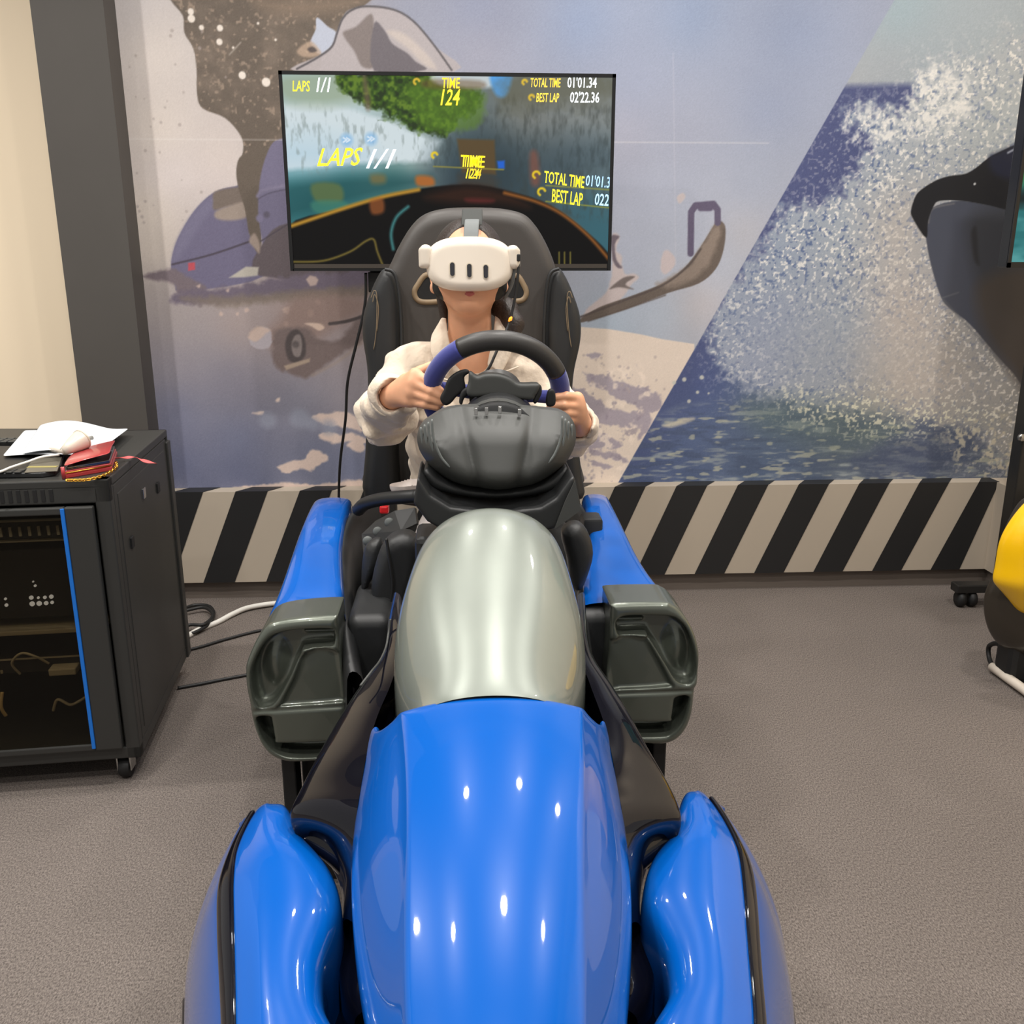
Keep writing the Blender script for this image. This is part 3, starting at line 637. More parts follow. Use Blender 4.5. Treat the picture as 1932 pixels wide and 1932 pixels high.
# ---------------------------------------------------------------- ceiling lamps, with the left one added to brighten the cream wall
for i, (lx, ly, pw) in enumerate(DOWNLIGHTS):
    where = ['first row', 'first row', 'first row', 'middle row', 'middle row', 'middle row', 'row nearest the mural', 'row nearest the mural', 'row nearest the mural', 'row behind the viewer', 'row behind the viewer', 'left', 'left'][i]
    t = thing('ceiling_downlight', 'round recessed ceiling downlight', 'lamp', (lx, ly, CEIL-0.03), 'ceiling downlights')
    MB().lathe([(0.058, 0.03), (0.085, 0.03), (0.085, 0.022), (0.06, 0.004), (0.058, 0.004)], (lx, ly, CEIL-0.03)).build('trim_ring', 'white', t, True)
    MB().lathe([(0.057, 0.03), (0.057, 0.02), (0.02, 0.018)], (lx, ly, CEIL-0.03)).build('reflector', 'glow', t, True)
for (lx, ly, pw), where in zip(LINEAR, ('left', 'right')):
    t = thing('ceiling_tube_lamp', 'slim white ceiling tube lamp on the %s side of the ride' % where, 'lamp', (lx, ly, CEIL-0.06), 'ceiling tube lamps')
    MB().bbox((lx-0.035, ly-0.58, CEIL-0.045), (lx+0.035, ly+0.58, CEIL-0.001), 0.006).build('housing', 'white', t)
    MB().tube([(lx, ly-0.55, CEIL-0.05), (lx, ly+0.55, CEIL-0.05)], 0.012, 12).build('tube', 'glow', t, True)
# ================================================================ THE BLUE RIDE
X0 = 0.03
ride = thing('driving_simulator', 'glossy blue and silver racing simulator ride with black seat and steering wheel', 'simulator', (X0, 1.2, 0))
def section_rows(Ys, lines):
    """lines: list of functions Y -> (x, z); returns rows of points across at each Y"""
    return [[(f(Y)[0], Y, f(Y)[1]) for f in lines] for Y in Ys]
def itp(xs, ys): 
    a = sorted(zip(xs, ys)); X = [q[0] for q in a]; Yv = [q[1] for q in a]
    return lambda v: float(np.interp(v, X, Yv))
# ---------------------------------------------------------------- hood
HY = [1.10, 1.075, 1.055, 1.04, 1.02, 0.98, 0.92, 0.86, 0.80, 0.74, 0.68, 0.62, 0.56, 0.50, 0.45, 0.42]
hz = itp([1.10, 1.05, 0.95, 0.86, 0.78, 0.70, 0.62, 0.55, 0.50, 0.45, 0.42], [0.681, 0.680, 0.668, 0.652, 0.634, 0.612, 0.584, 0.552, 0.520, 0.470, 0.42])
eL = trace([(1255, 742), (1300, 722), (1350, 703), (1400, 688), (1450, 677), (1500, 669), (1550, 661), (1600, 656), (1650, 655), (1700, 657), (1750, 660), (1800, 664), (1850, 669), (1932, 686), (2200, 740)])
eR = trace([(1255, 1112), (1300, 1128), (1350, 1143), (1400, 1157), (1450, 1168), (1500, 1177), (1550, 1186), (1600, 1192), (1650, 1197), (1700, 1199), (1750, 1199), (1800, 1197), (1850, 1195), (1932, 1190), (2200, 1150)])
rL = trace([(1250, 757), (1300, 753), (1400, 764), (1450, 768), (1600, 770), (1750, 766), (1932, 768), (2200, 790)])
rR = trace([(1250, 1096), (1300, 1097), (1400, 1099), (1450, 1100), (1600, 1098), (1750, 1099), (1932, 1102), (2200, 1090)])
def hood_rows():
    rows = []
    for Y in HY:
        zc = hz(Y); zr = zc-0.018; ze = zc-0.105
        xl, xr = xat(rL, Y, zr), xat(rR, Y, zr); el, er = xat(eL, Y, ze), xat(eR, Y, ze); c = (xl+xr)/2
        w = (xr-xl)/2
        dr = float(np.interp(Y, [1.045, 1.06, 1.075, 1.10], [0, 0.02, 0.05, 0.09]))
        zr -= dr; zc -= dr; xl -= min(dr*0.35, 0.012); xr += min(dr*0.35, 0.012)
        row = [(el+0.004, ze-0.03), (el, ze-0.004), (el+(xl-el)*0.5, (ze+zr+dr)/2+0.006), (xl-0.005, zr-0.010), (xl-0.001, zr-0.002), (xl+0.006, zr+0.001), (c-w*0.62, zc-0.007), (c-w*0.25, zc-0.001), (c+w*0.25, zc-0.001), (c+w*0.62, zc-0.007),
               (xr-0.006, zr+0.001), (xr+0.001, zr-0.002), (xr+0.005, zr-0.010), (er+(xr-er)*0.5, (ze+zr+dr)/2+0.006), (er, ze-0.004), (er-0.004, ze-0.03)]
        rows.append([(x, Y, z) for x, z in row])
    return rows
HR = hood_rows()
loft('hood', HR, 'blue', ride, 3)
# ---------------------------------------------------------------- silver cowl
cz = itp([1.035, 1.05, 1.12, 1.21, 1.30, 1.345, 1.375, 1.40, 1.42], [0.680, 0.690, 0.724, 0.766, 0.809, 0.826, 0.829, 0.815, 0.77])
cL = trace([(945, 900), (950, 885), (962, 850), (980, 820), (1010, 795), (1050, 775), (1100, 757), (1130, 748), (1150, 741), (1200, 738), (1250, 741), (1280, 746), (1303, 755), (1400, 770)])
cR = trace([(945, 970), (950, 982), (962, 1015), (980, 1041), (1010, 1060), (1050, 1075), (1100, 1090), (1130, 1098), (1150, 1105), (1180, 1111), (1200, 1110), (1250, 1106), (1280, 1102), (1312, 1094), (1400, 1085)])
rows = []
for Y, d in [(1.035, 0.05), (1.04, 0.07), (1.06, 0.10), (1.10, 0.125), (1.15, 0.135), (1.20, 0.135), (1.25, 0.13), (1.30, 0.12), (1.345, 0.11), (1.375, 0.10), (1.40, 0.09), (1.42, 0.06)]:
    zc = cz(Y); zs = zc-0.62*d
    a, b = xat(cL, Y, zs), xat(cR, Y, zs); c = (a+b)/2; w = (b-a)/2
    if Y > 1.36: w = w*{1.375: 0.97, 1.40: 0.9, 1.42: 0.8}[Y]
    row = []
    for k in range(-7, 8):
        t = k/7*math.pi/2; sx = math.copysign(abs(math.sin(t))**0.95, t); row.append((c+w*sx, Y, zc-d*(1-abs(math.cos(t))**0.92)))
    row = [(c-w*1.0, Y, zc-d-0.05)]+row+[(c+w*1.0, Y, zc-d-0.05)]
    rows.append(row)
loft('cowl', rows, 'silver', ride, 2)
# ---------------------------------------------------------------- black wing panels beside the hood
def wing(side):
    if side < 0:
        O = [(741, 1120, .655), (730, 1172, .645), (727, 1226, .625), (707, 1255, .612), (678, 1290, .60), (654, 1326, .59), (625, 1373, .575), (587, 1439, .555), (565, 1486, .54), (549, 1515, .53), (545, 1530, .525), (549, 1550, .515), (579, 1570, .50), (599, 1582, .49), (617, 1605, .48), (634, 1637, .47), (643, 1667, .46), (646, 1700, .45), (646, 1740, .44)]
        I = [(760, 1130, .665), (760, 1180, .66), (758, 1240, .64), (744, 1270, .63), (735, 1300, .62), (715, 1340, .61), (702, 1380, .60), (690, 1430, .59), (682, 1480, .575), (675, 1520, .57), (672, 1545, .56), (670, 1570, .55), (668, 1590, .54), (667, 1610, .53), (666, 1630, .52), (666, 1650, .515), (667, 1675, .505), (668, 1705, .49), (668, 1745, .475)]
    else:
        O = [(1104, 1120, .655), (1108, 1183, .645), (1117, 1241, .625), (1146, 1275, .612), (1172, 1315, .60), (1197, 1357, .59), (1223, 1408, .575), (1255, 1459, .555), (1275, 1497, .54), (1285, 1522, .53), (1288, 1537, .525), (1284, 1556, .515), (1260, 1575, .50), (1240, 1585, .49), (1227, 1605, .48), (1215, 1645, .47), (1208, 1687, .46), (1208, 1715, .45), (1210, 1750, .44)]
        I = [(1085, 1130, .665), (1088, 1180, .66), (1092, 1240, .64), (1106, 1270, .63), (1116, 1300, .62), (1132, 1340, .61), (1145, 1380, .60), (1156, 1430, .59), (1164, 1480, .575), (1172, 1520, .57), (1176, 1545, .56), (1179, 1570, .55), (1181, 1590, .54), (1184, 1610, .53), (1186, 1630, .52), (1188, 1650, .515), (1188, 1675, .505), (1188, 1705, .49), (1188, 1745, .475)]
    rows = []
    for (o, i) in zip(O, I):
        a = atz(*o); b = atz(*i); m1 = a*0.72+b*0.28+np.array([0, 0, 0.006]); m2 = a*0.35+b*0.65+np.array([0, 0, 0.006])
        out = np.array([side*0.001, 0, 0]); dn = np.array([0, 0, -1.0])
        rows.append([b+dn*0.06, a+dn*0.036-out*12, a+dn*0.022-out*3, a+dn*0.012, a, m1, m2, b])
    return loft('side_panel', rows, 'blackgloss', ride, 2)
wing(-1); wing(1)
# ---------------------------------------------------------------- front fenders with the black pinstripe
FZ_top = itp([1.15, 1.14, 1.12, 1.09, 1.0, 0.9, 0.8, 0.7, 0.6, 0.5], [0.448, 0.468, 0.485, 0.493, 0.497, 0.486, 0.470, 0.452, 0.432, 0.40])
def fender(side):
    if side < 0:
        A = trace([(1470, 509), (1499, 505), (1512, 485), (1532, 470), (1555, 462), (1605, 437), (1647, 412), (1674, 397), (1749, 362), (1772, 355), (1799, 350), (1824, 345), (1861, 342), (1932, 341), (2300, 335)])
        Bt = trace([(1470, 512), (1497, 508), (1510, 492), (1532, 474), (1555, 461), (1605, 433), (1650, 414), (1679, 406), (1774, 407), (1874, 412), (1932, 415), (2300, 420)])
        Ct = trace([(1470, 515), (1497, 511), (1510, 497), (1532, 480), (1560, 463), (1605, 446), (1662, 441), (1749, 443), (1850, 445), (1932, 446), (2300, 450)])
        E = trace([(1470, 535), (1505, 536), (1512, 541), (1530, 556), (1560, 565), (1577, 574), (1600, 609), (1650, 637), (1690, 646), (1739, 638), (1759, 627), (1782, 613), (1812, 607), (1874, 609), (1911, 617), (1930, 637), (1960, 650), (2300, 660)])
    else:
        A = trace([(1450, 1318), (1477, 1320), (1485, 1326), (1505, 1342), (1525, 1354), (1567, 1379), (1607, 1404), (1650, 1439), (1689, 1462), (1729, 1479), (1757, 1484), (1804, 1489), (1874, 1499), (1932, 1507), (2300, 1515)])
        Bt = trace([(1450, 1315), (1485, 1324), (1505, 1342), (1542, 1370), (1600, 1402), (1640, 1424), (1712, 1432), (1799, 1437), (1886, 1444), (1932, 1449), (2300, 1455)])
        Ct = trace([(1450, 1312), (1485, 1320), (1505, 1338), (1537, 1362), (1597, 1392), (1637, 1398), (1699, 1404), (1799, 1412), (1899, 1421), (1932, 1422), (2300, 1425)])
        E = trace([(1450, 1292), (1482, 1290), (1500, 1283), (1530, 1275), (1572, 1268), (1585, 1242), (1620, 1220), (1674, 1210), (1724, 1211), (1749, 1240), (1769, 1252), (1824, 1260), (1869, 1262), (1894, 1250), (1916, 1225), (1940, 1215), (2300, 1210)])
    rows = []; srows = []; krows = []
    for Y in [1.150, 1.146, 1.138, 1.125, 1.105, 1.08, 1.05, 1.02, 0.99, 0.96, 0.93, 0.90, 0.87, 0.84, 0.81, 0.785, 0.765, 0.745, 0.71, 0.67, 0.62, 0.56, 0.50]:
        zt = FZ_top(Y); q = min(1, max(0.0, (1.15-Y)/0.13)); tip = 1-q
        zE = zt-0.004; zC = zt-0.012*q; zB = zt-0.012-0.022*q; zA = zt-0.02-0.19*q
        xe, xc, xb, xa = (xat(t, Y, z) for t, z in ((E, zE), (Ct, zC), (Bt, zB), (A, zA)))
        s = side
        if (xb-xc)*s < 0.012*q+0.002: xb = xc+s*(0.012*q+0.002)
        if (xa-xb)*s < 0.008: xa = xb+s*0.008
        w = xc-xe
        rows.append([(xe, Y, zE-0.14), (xe-s*0.002, Y, zE-0.05), (xe, Y, zE-0.012), (xe+s*0.008, Y, zE+0.002), (xe+w*0.35, Y, zt+0.008*q), (xe+w*0.7, Y, zt+0.006*q), (xc-s*0.012, Y, zC+0.006), (xc, Y, zC), ((xc+xb)/2, Y, (zC+zB)/2-0.003), (xb, Y, zB),
                     (xb*0.6+xa*0.4+s*0.006, Y, zB*0.6+zA*0.4+0.006), (xa, Y, zA), (xa-s*0.006, Y, zA-0.02), (xa-s*0.03, Y, zA-0.03)])
        nrm = np.array([s*0.6, 0, 0.8])*0.004
        pc = np.array((xc+s*0.002, Y, zC)); pb = np.array((xb-s*0.001, Y, zB)); pm = (pc+pb)/2
        if Y < 1.11: srows.append([pc-nrm, pc+nrm*0.6, pm+nrm*1.3, pb+nrm*0.6, pb-nrm])
        if Y < 1.03: krows.append([(xa-s*0.006, Y, zA-0.018), (xa+s*0.003, Y, zA-0.022), (xa+s*0.004, Y, zA-0.05), (xa-s*0.02, Y, zA-0.07), (xa-s*0.06, Y, zA-0.16)])
    f = loft('front_fender', rows, 'blue', ride, 2)
    st = loft('pinstripe', srows, 'blackgloss', f, 2); tag(st, 'black groove stripe')
    loft('skirt', krows, 'blackgloss', f, 1)
    return f
fender(-1); fender(1)
# black inner tub between hood and fenders, and the two round-nosed inserts
for s in (-1, 1):
    xin = X0+s*0.11
    rows = []
    for Y in (1.12, 1.0, 0.9, 0.8, 0.7, 0.6, 0.5):
        rows.append([(X0+s*0.02, Y, 0.40), (X0+s*0.16, Y, 0.40), (X0+s*0.22, Y, 0.33), (X0+s*0.24, Y, 0.10)])
    loft('inner_tub', rows, 'blackgloss', ride, 1)
    P = [(662, 1728, .435), (650, 1742, .43), (640, 1765, .425), (636, 1800, .42), (640, 1850, .42), (650, 1885, .418), (668, 1920, .41)] if s < 0 else [(1200, 1728, .435), (1214, 1742, .43), (1230, 1765, .425), (1238, 1800, .42), (1236, 1850, .42), (1224, 1885, .418), (1204, 1920, .41)]
    rows = []
    for (px, py, z) in P:
        a = atz(px, py, z); c = np.array([X0+s*0.11, a[1], z])
        rows.append([a+np.array([0, 0, -0.06]), a+np.array([0, 0, -0.012]), a, a*0.7+c*0.3+np.array([0, 0, 0.012]), a*0.3+c*0.7+np.array([0, 0, 0.016]), c])
    loft('insert', rows, 'blackgloss', ride, 2)
# ---------------------------------------------------------------- rear fenders
def rear(side):
    rows = []
    if side < 0:
        out = trace([(940, 612), (955, 602), (965, 588), (990, 575), (1030, 560), (1075, 545), (1120, 530), (1155, 515), (1175, 505), (1500, 480)])
        inn = trace([(940, 664), (955, 660), (1000, 646), (1050, 644), (1100, 648), (1165, 652), (1500, 660)])
    else:
        out = trace([(925, 1125), (940, 1136), (955, 1150), (985, 1165), (1015, 1180), (1060, 1200), (1090, 1220), (1120, 1240), (1138, 1256), (1145, 1272), (1175, 1285), (1500, 1320)])
        inn = trace([(925, 1095), (940, 1100), (1010, 1112), (1050, 1104), (1100, 1096), (1150, 1094), (1500, 1100)])
    prof = [(2.11, 0.60), (2.10, 0.652), (2.085, 0.664), (2.0, 0.670), (1.92, 0.66), (1.84, 0.645), (1.76, 0.625), (1.68, 0.603), (1.63, 0.590), (1.60, 0.586), (1.585, 0.584)]
    for Y, zt in prof:
        zs = zt-0.03; xo = xat(out, min(Y, 2.06), zs); xi = xat(inn, min(Y, 2.06), zt-0.004); s = side
        fl = 0.03 if Y < 1.58 else 0.0
        if Y < 1.60: fl = 0.012
        lowz = 0.30 if Y > 1.62 else 0.15
        rows.append([(xi-s*0.02, Y, 0.30), (xi-s*0.01, Y, zt-0.10), (xi, Y, zt-0.012), (xi+s*0.006, Y, zt), (xi+(xo-xi)*0.4, Y, zt+0.003), (xi+(xo-xi)*0.8, Y, zt+0.001), (xo-s*0.003, Y, zt-0.010), (xo+s*0.003, Y, zt-0.035), (xo+s*0.008, Y, zt-0.10), (xo+s*(0.012+fl), Y, zt-0.66*lowz), (xo+s*fl, Y, zt-lowz), (xo-s*0.06, Y, zt-lowz-0.05)])
    return loft('rear_fender', rows, 'blue', ride, 2)
rear(-1); rear(1)
# ---------------------------------------------------------------- grey intake pods
def pod(side):
    if side < 0:
        outl = [(560, 1169), (629, 1165), (636, 1172), (641, 1230), (651, 1319), (656, 1380), (648, 1425), (620, 1437), (587, 1440), (545, 1441), (513, 1431), (493, 1410), (480, 1381), (473, 1352), (470, 1330), (464, 1303), (462, 1272), (464, 1253), (478, 1219), (493, 1194), (513, 1178)]
        pocket = [(520, 1198), (560, 1190), (620, 1188), (630, 1195), (630, 1215), (620, 1221), (574, 1226), (566, 1236), (545, 1280), (524, 1318), (508, 1334), (488, 1336), (478, 1312), (474, 1272), (484, 1240), (500, 1214)]
        panel = [(576, 1234), (630, 1229), (640, 1260), (648, 1318), (640, 1326), (534, 1334), (532, 1328), (556, 1280)]
        low = [(484, 1356), (508, 1354), (512, 1362), (518, 1396), (524, 1404), (600, 1402), (652, 1399), (652, 1420), (610, 1430), (550, 1431), (520, 1421), (500, 1403), (488, 1380)]
        block = [(500, 1200), (640, 1185), (640, 1240), (560, 1240), (525, 1310), (500, 1320)]
        seam = [(474, 1344), (560, 1340), (652, 1333)]; Y = 1.50
    else:
        outl = [(1160, 1141), (1250, 1139), (1268, 1143), (1282, 1152), (1300, 1175), (1314, 1205), (1321, 1240), (1319, 1275), (1317, 1295), (1312, 1305), (1308, 1345), (1298, 1375), (1280, 1397), (1255, 1407), (1222, 1407), (1170, 1400), (1150, 1370), (1144, 1300), (1150, 1230), (1152, 1180), (1153, 1150)]
        pocket = [(1170, 1168), (1190, 1163), (1262, 1164), (1285, 1175), (1300, 1195), (1312, 1235), (1313, 1270), (1308, 1286), (1296, 1292), (1276, 1284), (1256, 1252), (1226, 1206), (1218, 1198), (1176, 1200), (1166, 1195), (1163, 1178)]
        panel = [(1154, 1212), (1218, 1206), (1224, 1214), (1262, 1284), (1258, 1296), (1170, 1302), (1152, 1300)]
        low = [(1276, 1318), (1299, 1316), (1296, 1342), (1286, 1366), (1268, 1384), (1248, 1391), (1180, 1390), (1160, 1378), (1160, 1365), (1260, 1364), (1268, 1356), (1272, 1332)]
        seam = [(1150, 1310), (1230, 1308), (1312, 1304)]; Y = 1.50
    Q = lambda L, Yq=Y: [(p[0], p[2]) for p in (at(a, b, Yq) for a, b in L)]
    oc = catmull(Q(outl), 3, True)
    lo = (oc[:, 0].min()-0.02, Y-0.02, oc[:, 1].min()-0.02); hi = (oc[:, 0].max()+0.02, Y+0.14, oc[:, 1].max()+0.02)
    v = Vol(lo, hi, 0.0022)
    v.extr(oc, Y, Y+0.11, 0.012)
    v.extr(catmull(Q(pocket), 3, True), Y-0.06, Y+0.038, 0.012, 0.008, 'sub')
    v.extr(catmull(Q(low), 3, True), Y-0.06, Y+0.05, 0.008, 0.008, 'sub')
    v.extr(catmull(Q(panel), 3, True), Y-0.03, Y+0.010, 0.006, 0.008, 'sub')
    a, b = at(*seam[0], Y), at(*seam[-1], Y); v.cone((a[0], Y, a[2]), (b[0], Y, b[2]), 0.0035, 0.0035, 0.004, 'sub')
    if side < 0: bb = at(515, 1262, Y); bd = (0.022, 0.03, 0.05)
    else: bb = at(1283, 1232, Y); bd = (0.022, 0.03, 0.05)
    v.ell((bb[0], Y+0.055, bb[2]), bd, 0.012)
    rb = at(600 if side < 0 else 1190, 1203 if side < 0 else 1180, Y); v.rbox((rb[0], Y+0.045, rb[2]), (0.028, 0.014, 0.003), 0.002, 0.004)
    return v.mesh('intake_pod', 'podgrey', ride)
pod(-1); pod(1)
# hangers under the pods
for s, px in ((-1, 545), (1, 1240)):
    a = at(px, 1440, 1.56)
    MB().bbox((a[0]-0.012, 1.55, 0.12), (a[0]+0.014, 1.6, 0.34), 0.003).build('hanger', 'rubber', ride)
# underframe on the carpet
MB().bbox((X0-0.20, 0.55, 0.012), (X0+0.20, 2.15, 0.10), 0.01).build('base_frame', 'rubber', ride)
for s in (-1, 1):
    MB().bbox((X0+s*0.23-0.04, 0.70, 0.0), (X0+s*0.23+0.04, 0.78, 0.16), 0.01).build('foot', 'rubber', ride)
    MB().bbox((X0+s*0.30-0.05, 1.60, 0.0), (X0+s*0.30+0.05, 2.1, 0.34), 0.01).build('rear_box', 'rubber', ride)
MB().bbox((X0-0.13, 0.60, 0.10), (X0+0.13, 1.5, 0.42), 0.03).build('pedestal', 'rubber', ride)
# ================================================================ seat of the ride
def Qy(L, Y): return [(p[0], p[2]) for p in (at(a, b, Y) for a, b in L)]
SY = 2.30
back_o = [(890, 390), (840, 392), (802, 402), (776, 424), (752, 462), (738, 492), (726, 520), (716, 580), (712, 660), (710, 800), (708, 950), (1080, 950), (1076, 800), (1072, 660), (1066, 580), (1054, 520), (1044, 485), (1028, 450), (1010, 422), (988, 402), (945, 392)]
v = Vol((-0.27, SY-0.06, 0.55), (0.33, SY+0.16, 1.34), 0.004)
v.extr(catmull(Qy(back_o, SY), 3, True), SY, SY+0.11, 0.035)
bk = v.mesh('backrest', 'leather', ride)
def side_bolster(pts, mirror):
    Ys = SY-0.06
    P = catmull(Qy(pts, Ys), 3, True); lo = (P[:, 0].min()-0.02, Ys-0.03, P[:, 1].min()-0.02); hi = (P[:, 0].max()+0.02, SY+0.14, P[:, 1].max()+0.02)
    v = Vol(lo, hi, 0.0035); v.extr(P, Ys, SY+0.12, 0.03)
    return v.mesh('bolster', 'leatherblk', bk)
side_bolster([(722, 508), (738, 512), (748, 532), (754, 570), (756, 640), (755, 740), (750, 850), (748, 945), (686, 945), (687, 860), (690, 790), (692, 730), (690, 690), (683, 645), (682, 608), (688, 578), (700, 545), (712, 520)], 0)
side_bolster([(1057, 506), (1042, 512), (1034, 535), (1030, 570), (1028, 640), (1030, 740), (1036, 850), (1040, 945), (1102, 945), (1100, 900), (1094, 850), (1084, 790), (1082, 745), (1086, 700), (1096, 655), (1099, 620), (1095, 588), (1080, 545), (1068, 520)], 1)
for L in ([(726, 508), (742, 514), (751, 540), (757, 600), (758, 680), (756, 800)], [(1055, 507), (1040, 514), (1032, 540), (1027, 600), (1026, 680), (1028, 800)]):
    MB().tube(catmull([at(a, b, SY-0.056) for a, b in L], 6), 0.004, 8).build('piping', 'leatherblk', bk, True)
for L in ([(700, 562), (706, 548), (711, 560), (710, 620), (705, 660)], [(703, 570), (707, 556), (714, 580), (711, 625)], [(1080, 562), (1075, 550), (1070, 562), (1073, 620), (1078, 655)], [(1077, 572), (1073, 560), (1068, 582), (1071, 625)]):
    MB().tube(catmull([at(a, b, SY-0.0625) for a, b in L], 6), 0.0011, 6).build('stitching', 'stitch', bk, True)
# belt slots with tan trim
for L in ([(806, 518), (788, 538), (782, 552), (788, 566), (806, 570), (838, 566), (846, 552), (836, 530)], [(974, 520), (988, 538), (993, 552), (988, 564), (974, 568), (944, 566), (936, 552), (946, 530)]):
    MB().tube(catmull([at(a, b, SY+0.002) for a, b in L], 5, True), 0.0075, 8, closed=True).build('belt_slot_trim', 'tan', bk, True)
    mesh('belt_slot', [at(a, b, SY-0.001) for a, b in L], [tuple(range(8))], 'rubber', bk, False)
# seat cushion with its side bolsters, between the rear fenders
v = Vol((-0.27, 1.48, 0.28), (0.33, 2.42, 0.70), 0.005)
v.rbox((X0, 2.02, 0.43), (0.20, 0.32, 0.06), 0.04)
v.rbox((X0-0.205, 2.0, 0.46), (0.045, 0.30, 0.085), 0.04, 0.02); v.rbox((X0+0.205, 2.0, 0.46), (0.045, 0.30, 0.085), 0.04, 0.02)
v.rbox((X0-0.205, 1.66, 0.50), (0.040, 0.10, 0.075), 0.020, 0.03); v.rbox((X0+0.205, 1.66, 0.50), (0.040, 0.10, 0.075), 0.020, 0.03)
cu = v.mesh('seat_cushion', 'leatherblk', ride)
MB().bbox((X0-0.2, 1.75, 0.10), (X0+0.2, 2.40, 0.38), 0.02).build('seat_base', 'rubber', ride)
# ================================================================ cockpit surround
rows = []
rim = [(700, 948, 2.02), (668, 966, 1.98), (650, 1000, 1.90), (642, 1050, 1.80), (643, 1100, 1.72), (648, 1165, 1.60), (655, 1225, 1.52), (664, 1270, 1.47)]
R = catmull([at(*p) for p in rim], 5)
for p in R: rows.append([p+np.array([-0.012, 0, -0.20]), p+np.array([-0.012, 0, -0.02]), p+np.array([-0.006, 0, 0.004]), p+np.array([0.008, 0, 0.004]), p+np.array([0.022, 0, -0.012]), p+np.array([0.028, 0, -0.10]), p+np.array([0.03, 0, -0.28])])
loft('cockpit_edge', rows, 'plasticdk', ride, 1)
rim = [(1090, 948, 2.0), (1112, 985, 1.92), (1118, 1030, 1.82), (1112, 1080, 1.72), (1102, 1130, 1.62), (1106, 1200, 1.52), (1112, 1250, 1.47)]
R = catmull([at(*p) for p in rim], 5); rows = []
for p in R: rows.append([p+np.array([0.012, 0, -0.20]), p+np.array([0.012, 0, -0.02]), p+np.array([0.006, 0, 0.004]), p+np.array([-0.008, 0, 0.004]), p+np.array([-0.022, 0, -0.012]), p+np.array([-0.028, 0, -0.10]), p+np.array([-0.03, 0, -0.28])])
loft('cockpit_edge', rows, 'plasticdk', ride, 1)
# padded hoop with three lightening holes at the left of the cockpit
MB().tube(catmull([at(*p) for p in [(676, 962, 1.94), (690, 950, 1.90), (720, 942, 1.86), (760, 938, 1.82), (790, 936, 1.80)]], 6), [0.014]*24+[0.016], 12).build('hoop', 'plasticdk', ride, True)
pl3 = [(690, 1052, 1.80), (686, 1010, 1.84), (712, 985, 1.84), (748, 966, 1.82), (786, 960, 1.80), (790, 990, 1.76), (760, 1004, 1.77), (722, 1030, 1.79)]
brace = mesh('brace_plate', [at(*p) for p in pl3], [tuple(range(8))], 'plasticdk', ride, False, sol=0.006)
for (px, py, Y) in [(694, 1021, 1.805), (713, 1003, 1.815), (735, 986, 1.81)]:
    c = at(px, py, Y-0.006); MB().lathe([(0.0005, -0.0015), (0.009, -0.0015), (0.0105, 0.001)], c, 'y', 16).build('hole_plug', 'steel' if False else 'fin', brace, True)
# soft black knee pads / bolsters seen in the left of the cockpit
for nm, pts, Y, dp in [('knee_pad', [(688, 1036), (716, 1022), (722, 1060), (700, 1100), (682, 1130), (680, 1085)], 1.70, 0.05), ('knee_pad', [(724, 1030), (760, 1012), (790, 1030), (788, 1090), (762, 1160), (722, 1160), (700, 1130), (704, 1080)], 1.66, 0.07), ('knee_pad', [(1062, 1010), (1090, 992), (1112, 1010), (1122, 1050), (1112, 1090), (1098, 1120), (1080, 1110), (1072, 1060)], 1.62, 0.06)]:
    P = catmull(Qy(pts, Y), 3, True); v = Vol((P[:, 0].min()-0.02, Y-0.02, P[:, 1].min()-0.02), (P[:, 0].max()+0.02, Y+dp+0.02, P[:, 1].max()+0.02), 0.003)
    v.extr(P, Y, Y+dp, 0.022); v.mesh(nm, 'leatherblk', ride)
MB().tube(catmull([at(*p) for p in [(729, 1016, 1.655), (734, 1050, 1.652), (741, 1100, 1.652), (738, 1140, 1.655)]], 6), 0.003, 8).build('pad_seam', 'rubber', ride, True)
MB().bbox((-0.085, 1.50, 0.30), (0.145, 1.60, 0.74), 0.01).build('dash_block', 'plasticdk', ride)
MB().bbox((X0-0.24, 1.44, 0.10), (X0+0.24, 1.80, 0.31), 0.02).build('footwell', 'rubber', ride)
# grab bracket at the right of the cockpit
a = at(1117, 940, 1.86)
g = MB().bbox((a[0]-0.020, 1.84, 0.585), (a[0]+0.022, 1.90, 0.672), 0.008).build('bracket', 'plasticdk', ride, True, sharp=40)
MB().bbox((a[0]-0.028, 1.835, 0.60), (a[0]-0.019, 1.89, 0.645), 0.003).build('bracket_slot', 'rubber', g)
MB().bbox((X0-0.215, 1.96, 0.655), (X0-0.195, 1.99, 0.673), 0.004).build('marker_lamp', 'redlight', ride)
